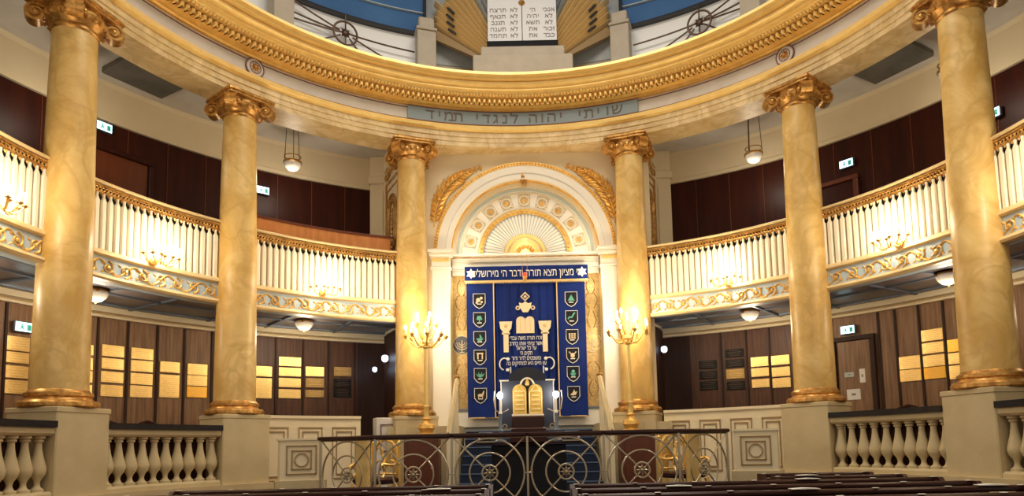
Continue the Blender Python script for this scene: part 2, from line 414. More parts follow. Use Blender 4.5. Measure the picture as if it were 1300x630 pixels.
# dark boxes standing in for beam shadows on the gallery ceilings
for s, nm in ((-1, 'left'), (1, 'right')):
    g = thing('ceiling_shade_box', 'dark grey box standing in for shade on the gallery ceiling behind the %s entablature' % nm, 'shade box', rframe(s*59.5, 1.25, 6.44), 'gallery ceiling shade boxes')
    part('shade_body', 'shadow_grey', g, lambda mb: mb.box(0, 0, 0, 1.05, .95, .12, bev=.02))
    part('rim', 'grey_white', g, lambda mb: [mb.box(0, y_, -.062, 1.05, .03, .012) for y_ in (-.46, .46)])

# entablature on the columns
TE = 112; N = 150
def RING(name, prof, m, t0=-TE, t1=TE, n=N, smooth=35):
    mb = MB(); mb.ring(prof, t0, t1, n); return struct(name, mb, m, smooth=smooth)
RING('trim_architrave', [(.33, 5.96), (-.25, 5.96), (-.25, 6.04), (-.27, 6.05), (-.27, 6.13), (-.29, 6.14), (-.29, 6.24), (.33, 6.24)], 'veined_cream')
RING('trim_architrave_bead', [(-.2, 6.24), (-.31, 6.24), (-.36, 6.27), (-.37, 6.31), (-.35, 6.35), (-.29, 6.375), (-.2, 6.375)], 'gold_bright')
RING('wall_frieze', [(.33, 6.24), (-.2, 6.24), (-.2, 6.76), (.33, 6.76)], 'grey_white')
RING('trim_cornice_bed', [(-.19, 6.70), (-.26, 6.70), (-.28, 6.73), (-.34, 6.735), (-.36, 6.75), (-.42, 6.755), (-.42, 6.90), (-.19, 6.90)], 'gold')
RING('trim_cornice_crown', [(0, 6.86), (-.53, 6.86), (-.53, 6.885), (-.58, 6.89), (-.60, 6.92), (-.66, 6.93), (-.66, 6.955), (-.66, 6.975), (-.72, 6.985), (-.755, 7.01), (-.765, 7.04), (-.74, 7.05), (-.74, 7.06), (-.84, 7.065), (-.86, 7.09), (-.86, 7.10), (-.92, 7.11), (-.92, 7.16), (.4, 7.16)], 'gold_bright')
mb = MB()
for k in range(int(2*TE/1.02)):
    mb.box(0, 0, 6.80, .060, .13, .10, m=rframe(-TE+1.02*k, -.45), bev=.02)
struct('trim_dentils', mb, 'gold_bright')
mb = MB()
for k in range(int(2*TE/.66)):
    mb.ball((0, 0, 0), .030, m=rframe(-TE+.66*k, -.565, 6.875), n=6)
struct('trim_bead_row', mb, 'gold_bright')
mb = MB()
for z in (6.42, 6.655): mb.ring([(-.19, z), (-.207, z), (-.207, z+.018), (-.19, z+.018)], -TE, TE, N)
for t in (-78.5, -50.2, 50.9, 78.5):
    pass
struct('trim_frieze_lines', mb, 'fascia_line')
for t, nm in ((-50.2, 'left'), (50.9, 'right')):
    g = thing('frieze_roundel', 'gold rosette roundel on the pale frieze above the second %s column' % nm, 'rosette', rframe(t, -.2, 6.55), 'frieze rosettes')
    part('disc', 'grey_white', g, lambda mb: mb.lathe([(.155, 0), (.155, .02), (.13, .035), (0.001, .035)], 28, m=RX(90)))
    part('rim', 'fascia_line', g, lambda mb: (mb.arc([(.15, -.03), (.17, -.03), (.17, 0), (.15, 0)], 0, 360, 30), mb.arc([(.092, -.045), (.105, -.045), (.105, -.03), (.092, -.03)], 0, 360, 30)))
    def ros(mb):
        mb.ball((0, -.05, 0), .03, n=8)
        for k in range(8): mb.leaf((0, -.04, 0), k*PI/4, .085, .05, -.04, 0)
    part('rosette', 'antique_gold', g, ros)
# inscription plaque
g = thing('inscription_plaque', 'slate blue curved plaque with Hebrew letters at the middle of the frieze', 'inscription')
mb = MB(); mb.ring([(-.19, 6.40), (-.26, 6.40), (-.26, 6.69), (-.19, 6.69)], -21.8, 23.3, 40); obj('plaque', mb, 'plaque_blue', g)
mb = MB()
for z in (6.40, 6.675): mb.ring([(-.255, z), (-.272, z), (-.272, z+.015), (-.255, z+.015)], -21.8, 23.3, 40)
obj('border', mb, 'fascia_line', g)
s_ = 'שויתי יהוה לנגדי תמיד'
n_ = len(s_)
for i, ch in enumerate(s_):
    if ch == ' ': continue
    t = 20.2-(i+.5)*(38.6/n_)
    m_ = rframe(t, -.262, 6.545)
    text('letter', ch, .29, 'letter_gold', g, .008, m_, 1.15)

# ------------------------------------------------------------------ columns
TC = {1: 20.68, 2: 51.44, 3: 78.03}
def make_column(label, m):
    g = thing('marble_column', label, 'column', m, 'yellow marble columns')
    # frame: local -y faces the hall
    def shaft(mb):
        pr = []
        for k in range(17):
            f = k/16; z = .80+f*(5.66-.80); r = .325*(1-.19*f**1.35); pr.append((r, z))
        mb.lathe(pr, 40)
    part('shaft', 'yellow_marble', g, shaft)
    part('base_moulding', 'antique_gold', g, lambda mb: mb.lathe([(.44, .60), (.455, .62), (.455, .66), (.43, .69), (.375, .70), (.36, .73), (.38, .75), (.38, .785), (.35, .80), (.33, .83), (.3, .83)], 40))
    part('plinth', 'cream_stone', g, lambda mb: (mb.box(0, -.02, -.40, .80, .76, 2.0, bev=.015), mb.box(0, -.02, .565, .82, .78, .07, bev=.008)))
    def cap(mb):
        mb.lathe([(.27, 5.60), (.29, 5.62), (.29, 5.65), (.27, 5.67), (.30, 5.70), (.37, 5.76), (.38, 5.80), (.35, 5.83), (.35, 5.90), (.25, 5.90)], 36)
        for k in range(22):
            a = 2*PI*k/22; mb.ball((.36*math.cos(a), .36*math.sin(a), 5.765), .038, n=6, sz=1.35)
        # abacus with hollow sides
        pts = []
        for q in range(4):
            a0 = PI/4+q*PI/2
            for k in range(8):
                f = k/8; a = a0+f*PI/2; rr = .57-.16*math.sin(PI*f)
                pts.append((rr*math.cos(a), rr*math.sin(a)))
        n = len(pts)
        for z0, z1, sc_ in ((5.89, 5.93, .94), (5.93, 5.965, 1.0)):
            vs = [(x*sc_, y*sc_, z0) for x, y in pts]+[(x*sc_, y*sc_, z1) for x, y in pts]
            mb.add(vs, [tuple(range(n-1, -1, -1)), tuple(range(n, 2*n))]+[(i, (i+1) % n, (i+1) % n+n, i+n) for i in range(n)])
    part('capital', 'antique_gold', g, cap)
    for q in range(4):
        def vol(mb):
            mm = RZ(45+90*q)
            for off in (0,):
                path = [(.22, 0, 5.875), (.32, 0, 5.885), (.42, 0, 5.885)]
                c = (.44, 5.765); r0 = .125
                for k in range(30):
                    a = PI/2+.25-k*.40; r_ = r0*(1-k/34.0); path.append((c[0]+r_*math.cos(a), 0, c[1]+r_*math.sin(a)))
                vs = []; fs = []
                for i, p in enumerate(path):
                    wd = .085 if i > 3 else .05+.01*i
                    wd = wd*(1+.012*max(0, i-3))
                    nxt = path[min(i+1, len(path)-1)]; prv = path[max(i-1, 0)]
                    t = Vector((nxt[0]-prv[0], 0, nxt[2]-prv[2])).normalized(); nn = Vector((-t.z, 0, t.x))*.016
                    for sg, yy in ((-1, -wd), (1, -wd), (1, wd), (-1, wd)):
                        vs.append((p[0]+sg*nn.x, yy, p[2]+sg*nn.z))
                for i in range(len(path)-1):
                    for k in range(4): k2 = (k+1) % 4; fs.append((i*4+k, i*4+k2, (i+1)*4+k2, (i+1)*4+k))
                fs += [(0, 1, 2, 3), tuple(len(vs)-1-k for k in range(4))]
                mb.add(vs, fs, mm)
                mb.lathe([(.001, -.07), (.10, -.07), (.10, .07), (.001, .07)], 18, m=mm @ T(c[0], 0, c[1]) @ RX(90), cap=False)
                mb.ball((c[0], -.10, c[1]), .035, m=mm, n=8); mb.ball((c[0], .10, c[1]), .035, m=mm, n=8)
                for k in range(5):   # leaf husks along the volute
                    mb.ball((.27+.055*k, 0, 5.80-.012*k), .04, m=mm, n=6, sy=1.8, sz=.8)
        part('volute', 'antique_gold', g, vol)
    return g
names = {-3: 'outermost yellow marble column on the left of the hall', -2: 'second yellow marble column from the left edge', -1: 'yellow marble column left of the ark arch',
         1: 'yellow marble column right of the ark arch', 2: 'second yellow marble column from the right edge', 3: 'outermost yellow marble column on the right of the hall'}
col0 = None
for k, lab in names.items():
    t = TC[abs(k)]*(1 if k > 0 else -1); m_ = rframe(t, 0, 0)
    if col0 is None: col0 = make_column(lab, m_)
    else: dup(col0, m_, lab)

# ------------------------------------------------------------------ balconies
def bal_slat(mb, t):
    m_ = rframe(t, .055)
    mb.add([(-.042, .02, 2.84), (.042, .02, 2.84), (.042, -.008, 2.84), (.024, -.024, 2.84), (-.024, -.024, 2.84), (-.042, -.008, 2.84),
            (-.042, .02, 3.55), (.042, .02, 3.55), (.042, -.008, 3.55), (.024, -.024, 3.55), (-.024, -.024, 3.55), (-.042, -.008, 3.55)],
           [(0, 1, 2, 3, 4, 5), (11, 10, 9, 8, 7, 6)]+[(i, (i+1) % 6, (i+1) % 6+6, i+6) for i in range(6)], m_)
    mb.lathe([(.02, 3.54), (.03, 3.56), (.018, 3.59), (.022, 3.64)], 8, m=m_)
def spiral(t_c, zc, r0, sgn, turns=1.35, n=14, d=-.0, st=0):
    out = []
    for i in range(n+1):
        f = i/n; a = st+sgn*f*turns*2*PI; r = r0*(1-.82*f)
        out.append(rp(t_c+math.degrees(r*math.cos(a)/6.0), d, zc+r*math.sin(a)))
    return out
bays = [(-108, -80.5, 'left gallery parapet nearest the left edge of the hall'), (-75.6, -54, 'left gallery parapet between the outer and second left columns'), (-49, -22.9, 'left gallery parapet between the second left column and the ark column'),
        (22.9, 49, 'right gallery parapet between the ark column and the second right column'), (54, 75.6, 'right gallery parapet between the second and outer right columns'), (80.5, 108, 'right gallery parapet nearest the right edge of the hall')]
for t0, t1, lab in bays:
    tm = (t0+t1)/2; g = thing('balcony_parapet', lab, 'balcony', rframe(tm, .1, 2.43), 'gallery parapets')
    E0, E1 = t0-2.3, t1+2.3
    n = 22
    def sweep(name, prof, m, smooth=35):
        mb = MB(); mb.ring(prof, E0, E1, n); return obj(name, mb, m, g, world=True, smooth=smooth)
    sweep('frieze_panel', [(.06, 2.44), (.06, 2.78), (.3, 2.78), (.3, 2.44)], 'frieze_blue')
    sweep('lower_moulding', [(.08, 2.42), (.0, 2.42), (-.02, 2.45), (.0, 2.49), (.08, 2.50)], 'gilt_cream')
    sweep('upper_moulding', [(.08, 2.76), (.03, 2.76), (.0, 2.78), (.0, 2.81), (.02, 2.845), (.3, 2.845), (.3, 2.76)], 'gilt_cream')
    sweep('backing_panel', [(.08, 2.84), (.08, 3.53), (.15, 3.53), (.15, 2.84)], 'gilt_brown_light')
    sweep('dark_backing', [(.12, 3.53), (.12, 3.79), (.15, 3.79), (.15, 3.53)], 'wall_gap')
    sweep('handrail', [(.13, 3.78), (.02, 3.78), (.0, 3.79), (.0, 3.805), (.02, 3.82), (.2, 3.82), (.2, 3.78)], 'gilt_cream')
    # pierced gilded band
    mb = MB(); stp = 1.03; k = 0; t = E0
    mb.ring([(.03, 3.735), (.03, 3.76), (.06, 3.76), (.06, 3.735)], E0, E1, n)
    mb.ring([(.04, 3.645), (.04, 3.665), (.055, 3.665), (.055, 3.645)], E0, E1, n)
    while t < E1:
        for sg in (-1, 1):
            mb.tube([rp(t+stp*.25*sg+.24*math.cos(a), .045, 3.70+.026*math.sin(a)) for a in [2*PI*q/8 for q in range(8)]], .011, 4, closed=True)
        mb.leaf((0, -.01, 3.60), PI/2, .07, .055, -.012, .01, m=rframe(t, .05)); mb.box(0, 0, 3.69, .02, .02, .14, m=rframe(t, .05))
        t += stp
    obj('pierced_band', mb, 'antique_gold', g, world=True)
    # scroll relief
    mb = MB(); L_ = 1.55; cnt = int((E1-E0)/(L_*1.55)); stp2 = (E1-E0)/cnt
    for q in range(cnt):
        tc_ = E0+(q+.5)*stp2; sg = 1 if q % 2 else -1
        mb.tube(spiral(tc_, 2.615, .095, sg, st=PI*.5*sg+PI, d=.05), [.016*(1-.5*i/14) for i in range(15)], 5)
        mb.tube([rp(tc_+stp2*(f-.5), .052, 2.615-sg*.095*math.cos(PI*(f))) for f in [i/10 for i in range(11)]], .014, 5)
        mb.ball((0, 0, 0), .03, m=rframe(tc_, .05, 2.615), n=6)
        for dt, dz, an in ((.45, .07, .6), (-.45, -.07, 3.7), (.5, -.06, -.5), (-.5, .06, 2.5)):
            mb.leaf((0, 0, 0), an, .09, .05, -.02, .01, m=rframe(tc_+dt, .055, 2.615+dz*.6))
    obj('scrollwork', mb, 'gold', g, world=True)
    t = E0+.4; 
    while t < E1-.2:
        mb = MB(); bal_slat(mb, t); obj('baluster', mb, 'slat_cream', g, world=True); t += 1.03
for s, nm in ((-1, 'left'), (1, 'right')):
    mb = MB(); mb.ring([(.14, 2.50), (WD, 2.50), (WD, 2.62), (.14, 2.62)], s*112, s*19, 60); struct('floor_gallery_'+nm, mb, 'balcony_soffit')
    # soffit mouldings
    mb = MB()
    for d_ in (.42, .95, 1.75): mb.ring([(d_, 2.47), (d_+.05, 2.47), (d_+.05, 2.51), (d_, 2.51)], s*112, s*19, 60)
    for t in (30, 40, 48, 58, 66, 74, 84): mb.box(0, 0, 2.49, .05, 1.5, .04, m=rframe(s*t, 1.2))
    struct('trim_soffit_'+nm, mb, 'grey_metal')
    mb = MB(); mb.ring([(WD-.22, 2.40), (WD-.2, 2.52), (WD+.05, 2.52), (WD+.05, 2.40)], s*112, s*19, 50); struct('trim_cove_'+nm, mb, 'cream_paint')
# wooden bench back behind the inner left parapet
g = thing('gallery_bench', 'orange brown wooden bench back rising above the left gallery rail near the ark', 'bench', rframe(-36, .75, 2.62))
mb = MB(); mb.ring([(.55, 3.2), (.55, 4.22), (.60, 4.22), (.60, 3.2)], -50, -23.5, 24); obj('backrest', mb, 'orange_wood', g, world=True)
mb = MB(); mb.ring([(.53, 4.22), (.53, 4.26), (.63, 4.26), (.63, 4.22)], -50, -23.5, 24); obj('top_rail', mb, 'mahogany_red', g, world=True)
mb = MB(); mb.ring([(.6, 3.05), (.6, 3.1), (1.0, 3.1), (1.0, 3.05)], -50, -23.5, 24); obj('seat', mb, 'mahogany_red', g, world=True)
for t in (-49, -40, -32, -24.5):
    mb = MB(); mb.box(0, 0, 2.86, .08, .42, .46, m=rframe(t, .8)); obj('leg', mb, 'mahogany_red', g, world=True)

# ------------------------------------------------------------------ gilt wall brackets on the parapets
def candle_arm(mb, a, r, z0, z1):
    pts = [(r*f*math.cos(a), r*f*math.sin(a), z0-.09*math.sin(PI*f)+(z1-z0)*f*f) for f in [i/8 for i in range(9)]]
    mb.tube(pts, .008, 5); x, y, z = pts[-1]
    mb.lathe([(.004, z-.02), (.03, z), (.034, z+.008), (.01, z+.01), (.008, z+.02)], 10, m=T(x, y, 0))
    return (x, y, z+.02)
def bracket(label, m):
    g = thing('wall_bracket_lamp', label, 'wall lamp', m, 'parapet candle brackets')
    part('wall_plate', 'gold', g, lambda mb: mb.lathe([(.07, 0), (.07, .02), (.03, .05), (0.001, .06)], 16, m=RX(90)))
    part('stem', 'gold', g, lambda mb: mb.tube([(0, 0, 0), (0, -.08, -.03), (0, -.15, 0), (0, -.16, .02)], .010, 6))
    for k in range(7):
        a = R(-180+30*k) if k < 7 else 0
        mb = MB(); x, y, z = candle_arm(mb, a, .10+.17*abs(math.cos(a)), .0, .04)
        ar = obj('arm', mb, 'gold', g); ar.location = (0, -.16, 0)
        c = part('candle', 'candle', ar, lambda mb: mb.lathe([(.011, 0), (.011, .07)], 8, m=T(x, y, z)))
        part('bulb', 'bulb', ar, lambda mb: mb.lathe([(.007, .07), (.019, .09), (.017, .115), (.003, .15)], 8, m=T(x, y, z)))
    return g
b0 = None
for t, lab in ((-65.1, 'lit gilt candle bracket on the left parapet between the outer and second left columns'), (-36.8, 'lit gilt candle bracket on the left parapet next to the ark column'), (37.9, 'lit gilt candle bracket on the right parapet next to the ark column'),
               (66.3, 'lit gilt candle bracket on the right parapet between the second and outer right columns'), (-89.5, 'lit gilt candle bracket at the far left edge of the left parapet')):
    m_ = rframe(t, -.01, 2.86)
    if b0 is None: b0 = bracket(lab, m_)
    else: dup(b0, m_, lab)

# ------------------------------------------------------------------ ark wall
XC = .07; YA = 13.42; YT = 13.72; ZS = 3.92
mb = MB()
def wall_with_arch(mb, y0, y1, xl, xr, z0, z1, hw, zs, r):
    # front sheet with an arched opening, given thickness
    for y in (y0, y1):
        n = 32
        mb.add([(xl, y, z0), (XC-hw, y, z0), (XC-hw, y, zs), (xl, y, zs)], [(0, 1, 2, 3)])
        mb.add([(XC+hw, y, z0), (xr, y, z0), (xr, y, zs), (XC+hw, y, zs)], [(0, 1, 2, 3)])
        arc_ = [(XC+r*math.cos(PI-PI*i/n), zs+r*math.sin(PI-PI*i/n)) for i in range(n+1)]
        top = [(xl+(xr-xl)*i/n, z1) for i in range(n+1)]
        vs = [(x, y, z) for x, z in arc_]+[(x, y, z) for x, z in top]
        mb.add(vs, [(i, i+1, n+1+i+1, n+1+i) for i in range(n)])
        mb.add([(xl, y, zs), (XC-r, y, zs), (xl, y, z1)], [(0, 1, 2)]); mb.add([(XC+r, y, zs), (xr, y, zs), (xr, y, z1)], [(0, 1, 2)])
    n = 32
    vs = []
    for i in range(n+1): a = PI-PI*i/n; vs += [(XC+r*math.cos(a), y0, zs+r*math.sin(a)), (XC+r*math.cos(a), y1, zs+r*math.sin(a))]
    mb.add(vs, [(2*i, 2*i+1, 2*i+3, 2*i+2) for i in range(n)])
    for x in (XC-hw, XC+hw): mb.add([(x, y0, z0), (x, y1, z0), (x, y1, zs), (x, y0, zs)], [(0, 1, 2, 3)])
wall_with_arch(mb, YA, YA+.25, -2.48, 2.62, .35, 6.1, 1.52, ZS, 1.52)
struct('wall_ark', mb, 'cream_paint')
mb = MB(); mb.box(XC, YA+.42, 3.0, 4.2, .1, 6.2); struct('wall_ark_back', mb, 'white_paint')
# arch mouldings
g = thing('arch_surround', 'large white round arch with stepped mouldings and gold bead edge over the ark', 'arch', (XC, YA, ZS))
part('bead_edge', 'gold', g, lambda mb: (mb.arc([(1.77, -.05), (1.84, -.05), (1.84, 0), (1.77, 0)], 0, 180, 60), [mb.ball((1.805*math.cos(R(a)), -.055, 1.805*math.sin(R(a))), .024, n=6) for a in [k*2 for k in range(91)]]))
part('outer_fascia', 'white_paint', g, lambda mb: mb.arc([(1.62, -.035), (1.77, -.035), (1.77, 0), (1.62, 0)], 0, 180, 60))
part('middle_fascia', 'grey_white', g, lambda mb: mb.arc([(1.60, -.02), (1.62, -.02), (1.62, .0), (1.60, .0)], 0, 180, 60))
part('inner_fascia', 'white_paint', g, lambda mb: mb.arc([(1.50, -.01), (1.60, -.01), (1.60, .02), (1.50, .02)], 0, 180, 60))
part('gold_line', 'gold', g, lambda mb: mb.arc([(1.49, .14), (1.52, .14), (1.52, .17), (1.49, .17)], 0, 180, 60))
part('keystone', 'antique_gold', g, lambda mb: mb.prism([(-.04, 1.42), (.04, 1.42), (.08, 1.53), (-.08, 1.53)], .08, .2))
# tympanum
ty = thing('tympanum_shell', 'half round sunburst tympanum with gold disc and rosette ring above the curtain', 'wall ornament', (XC, YT, ZS))
part('ground', 'white_paint', ty, lambda mb: mb.arc([(.02, -.0), (1.6, -.0), (1.6, .04), (.02, .04)], -2, 182, 60))
part('green_band', 'pale_green', ty, lambda mb: mb.arc([(1.36, -.02), (1.41, -.02), (1.41, 0), (1.36, 0)], 0, 180, 60))
part('outer_band', 'cream_paint', ty, lambda mb: mb.arc([(1.44, -.05), (1.52, -.05), (1.52, 0), (1.44, 0)], 0, 180, 60))
part('rosette_border', 'cream_paint', ty, lambda mb: (mb.arc([(1.30, -.012), (1.325, -.012), (1.325, 0), (1.30, 0)], 0, 180, 60), mb.arc([(.965, -.025), (.985, -.025), (.985, 0), (.965, 0)], 0, 180, 60)))
for k in range(9):
    a = 15+150*k/8; f_ = RY(-(a-90)) @ T(0, 0, 1.15)
    ro = part('rosette_panel', 'rosette_ground', ty, lambda mb: mb.prism([(-.12, -.12), (.12, -.12), (.13, .13), (-.13, .13)], -.008, 0, m=f_))
    def rb(mb):
        mb.arc([(.085, -.03), (.115, -.03), (.115, -.008), (.085, -.008)], 0, 360, 20, m=f_)
        for q in range(4): mb.ball((.11*math.cos(PI/4+q*PI/2)*1.25, -.012, .11*math.sin(PI/4+q*PI/2)*1.25), .022, n=6, m=f_)
    part('ring', 'cream_paint', ro, rb)
    part('flower', 'gold', ro, lambda mb: (mb.ball((0, -.02, 0), .03, n=6, m=f_), [mb.leaf((0, -.01, 0), q*PI/3, .07, .05, -.02, 0, m=f_) for q in range(6)]))
part('dentil_arc', 'gold', ty, lambda mb: (mb.arc([(.86, -.05), (.955, -.05), (.955, 0), (.86, 0)], 0, 180, 50), [mb.ball((.905*math.cos(R(a)), -.055, .905*math.sin(R(a))), .028, n=6) for a in [3+6*k for k in range(30)]]))
part('flutes', 'frieze_blue', ty, lambda mb: mb.arc([(.44, -.012), (.86, -.012), (.86, 0), (.44, 0)], 0, 180, 50))
def rays(mb):
    for k in range(36):
        a = 2.5+175*k/35; mm = RY(-(a-90)); w0, w1 = .012, .026
        mb.prism([(-w0, .44), (w0, .44), (w1, .80), (0, .86), (-w1, .80)], -.03, -.01, m=mm)
part('rays', 'white_paint', ty, rays)
part('sun_disc', 'gold_bright', ty, lambda mb: (mb.arc([(.02, -.04), (.33, -.04), (.33, 0), (.02, 0)], 0, 180, 40), mb.arc([(.36, -.06), (.43, -.06), (.43, 0), (.36, 0)], 0, 180, 40), mb.arc([(.20, -.07), (.25, -.07), (.25, -.03), (.20, -.03)], 0, 180, 40)))
part('sun_petals', 'gold', ty, lambda mb: [mb.leaf((.10*math.cos(R(a)), -.05, .10*math.sin(R(a))), R(a), .12, .06, -.04, 0) for a in range(10, 180, 20)])
# spandrel branches
def branch(label, s):
    g = thing('laurel_branch', label, 'wall ornament', (XC+s*1.83, YA-.012, 4.45), 'spandrel branches')
    P0, P1, P2 = Vector((0, 0, 0)), Vector((s*-.02, 0, .95)), Vector((s*-.92, 0, 1.22))
    P0.x = 0
    pts = [P0*(1-f)**2+P1*2*f*(1-f)+P2*f*f for f in [i/18 for i in range(19)]]
    part('stem', 'gold', g, lambda mb: mb.tube([p+Vector((0, -.02, 0)) for p in pts], .014, 5))
    def lv(mb):
        for i in range(1, 19):
            p = pts[i]; tg = (pts[min(i+1, 18)]-pts[i-1]); a = math.atan2(tg.z, tg.x)
            Ln = .34*math.sin(PI*min(.93, .18+i/22))
            for sd in (-1, 1):
                jit = random.uniform(-.12, .12)
                mb.leaf((p.x, -.02, p.z), a+sd*(.55+jit), Ln*(1 if sd*s > 0 else .75), .10, -.05, .01, curl=.08*sd)
        for i in (6, 10, 14): mb.ball((pts[i].x, -.05, pts[i].z), .035, n=6)
    part('leaves', 'gold', g, lv)
    return g
branch('gilded leafy branch on the left shoulder of the arch', -1)
branch('gilded leafy branch on the right shoulder of the arch', 1)
# pilasters with cornice blocks
for s, nm in ((-1, 'left'), (1, 'right')):
    x0, x1 = (-1.80, -1.44) if s < 0 else (1.58, 1.94)
    xm = (x0+x1)/2
    g = thing('arch_pilaster', 'white pilaster with gold banded capital under the %s foot of the arch' % nm, 'pilaster', (xm, YA-.06, .35), 'arch pilasters')
    part('shaft', 'white_paint', g, lambda mb: mb.box(0, 0, 1.6, .36, .14, 3.2, bev=.01))
    part('capital', 'white_paint', g, lambda mb: (mb.box(0, -.01, 3.22, .42, .18, .05, bev=.01), mb.box(0, 0, 3.34, .37, .15, .22), mb.box(0, -.03, 3.48, .46, .22, .07, bev=.015), mb.box(0, -.05, 3.55, .52, .28, .07, bev=.015)))
    part('gold_band', 'gold_bright', g, lambda mb: (mb.box(0, -.078, 3.38, .34, .02, .07), [mb.ball((-.14+.035*k, -.09, 3.38), .014, n=6) for k in range(9)]))
# entablature over the curtain
g = thing('ark_cornice', 'white horizontal cornice under the sunburst above the curtain valance', 'cornice', (XC, YT, 3.5))
def corn(mb):
    for z0, z1, y in ((0, .09, .06), (.09, .11, .09), (.13, .26, .08), (.26, .31, .12), (.31, .37, .16), (.37, .41, .20)):
        mb.box(0, -y/2, (z0+z1)/2, 3.0, y, z1-z0)
    mb.box(0, -.03, .12, 3.0, .06, .02)
part('moulding', 'white_paint', g, corn)
part('brown_line', 'antique_gold', g, lambda mb: mb.box(0, -.165, .335, 3.0, .012, .018))
# damask panels with menorah roundels
for s, nm in ((-1, 'left'), (1, 'right')):
    g = thing('damask_panel', 'gold damask wall panel with a menorah roundel on the %s side of the curtain' % nm, 'wall panel', (XC+s*1.32, YT, .72), 'damask panels')
    part('fabric', 'damask', g, lambda mb: mb.box(0, -.02, 1.40, .40, .04, 2.78))
    part('border', 'gold_bright', g, lambda mb: [mb.box(x, -.045, 1.4, .02, .02, 2.78) for x in (-.19, .19)]+[mb.box(0, -.045, z, .4, .02, .02) for z in (.02, 2.78)])
    part('roundel', 'slate_panel' if s < 0 else 'damask', g, lambda mb: mb.lathe([(.19, .04), (.19, .055), (.001, .055)], 28, m=T(0, 0, 1.34) @ RX(90)))
    def men(mb):
        for r_ in (.06, .105, .15): mb.tube([(r_*math.cos(a), -.06, 1.40+r_*math.sin(a)) for a in [PI+PI*i/12 for i in range(13)]], .008, 5)
        mb.tube([(0, -.06, 1.2), (0, -.06, 1.44)], .01, 5); mb.tube([(-.05, -.06, 1.19), (.05, -.06, 1.19)], .01, 5)
        mb.tube([(.19*math.cos(a), -.055, 1.34+.19*math.sin(a)) for a in [2*PI*i/30 for i in range(30)]], .010, 5, closed=True)
    part('menorah', 'embroidery', g, men)
    part('vine_relief', 'antique_gold', g, lambda mb: [mb.tube([((.04+.09*math.sin(PI*f))*sg*(1 if k % 2 else .7), -.045, z0+.34*f) for f in [i/8 for i in range(9)]], .008, 4) for sg in (-1, 1) for k, z0 in enumerate((.25, .62, 1.65, 2.05, 2.35))])
mb = MB(); mb.box(XC, YT-.03, .57, 3.1, .1, .34); struct('trim_ark_dado', mb, 'white_paint')
mb = MB(); mb.box(XC, YT-.05, .745, 3.1, .12, .04); struct('trim_ark_dado_line', mb, 'grey_metal')

# ------------------------------------------------------------------ curtain
YCU = 13.50
cu = thing('ark_curtain', 'deep blue velvet ark curtain with embroidered emblems hanging under the arch', 'curtain', (XC, YCU, 0))
def px(x, y): return ((x-669.5)/64.0, (531-y)/64.0+.57)
def cloth(mb, x0, x1, z0, z1, amp, fr, th=.012, nx=120, ph=0):
    vs = []; fs = []
    for i in range(nx+1):
        x = x0+(x1-x0)*i/nx; w_ = amp*math.sin(fr*x+ph)+amp*.5*math.sin(fr*2.3*x+1+ph)
        for z, k in ((z0, 1.3), (z1, .7)):
            vs.append((x, w_*k, z)); vs.append((x, w_*k+th, z))
    for i in range(nx):
        a = 4*i; b = a+4
        fs += [(a, b, b+2, a+2), (a+1, a+3, b+3, b+1), (a, a+1, b+1, b), (a+2, b+2, b+3, a+3)]
    mb.add(vs, fs)
part('cloth', 'blue_velvet', cu, lambda mb: cloth(mb, -1.20, 1.18, .57, 3.30, .018, 34))
part('side_strip', 'blue_velvet', cu, lambda mb: cloth(mb, -1.20, -.66, .575, 3.29, .004, 12, ph=1, nx=30) or [v for v in ()])
for o_ in [cu.children[-1]]: o_.location = (0, -.035, 0)
part('side_strip', 'blue_velvet', cu, lambda mb: cloth(mb, .62, 1.18, .575, 3.29, .004, 12, ph=2, nx=30))
cu.children[-1].location = (0, -.035, 0)
YE = -.045
part('gold_stripe', 'gold_thread', cu, lambda mb: mb.box(-.655, YE, 1.93, .022, .012, 2.72))
part('gold_stripe', 'gold_thread', cu, lambda mb: mb.box(.615, YE, 1.93, .022, .012, 2.72))
va = part('valance', 'blue_velvet', cu, lambda mb: cloth(mb, -1.23, 1.25, 3.30, 3.62, .008, 11, .02))
va.location = (0, -.055, 0)
part('fringe', 'gold_thread', va, lambda mb: (mb.box(0.01, -.012, 3.31, 2.48, .02, .035), [mb.box(-1.22+.031*k, -.012, 3.285, .014, .012, .04) for k in range(80)]))
def star(mb, cx, cz, r, y0, y1):
    mb.prism([(cx+(r if k % 2 == 0 else r*.577)*math.sin(PI*k/6*1.0*1), cz+(r if k % 2 == 0 else r*.577)*math.cos(PI*k/6)) for k in range(12)], y0, y1)
for x in (-1.10, 1.13): part('star', 'white_thread', va, lambda mb: star(mb, x, 3.47, .105, -.032, -.012))
text('lettering', 'כי מציון תצא תורה ודבר ה׳ מירושלים', .215, 'white_thread', va, .006, T(.01, -.022, 3.465), .70)
ys = [381, 405.5, 430, 454, 477.5, 503]
def shield_pts(w, h): return [(-w/2, h/2), (w/2, h/2), (w/2, -h*.15), (w*.28, -h*.38), (0, -h/2), (-w*.28, -h*.38), (-w/2, -h*.15)]
kinds = {0: ['lion', 'tree', 'ship', 'gate', 'olive', 'deer'], 1: ['tent', 'wave', 'grid', 'ox', 'bowl', 'wolf']}
acc = {'tree': 'green_thread', 'ship': 'green_thread', 'olive': 'green_thread', 'tent': 'green_thread', 'wave': 'green_thread', 'bowl': 'green_thread'}
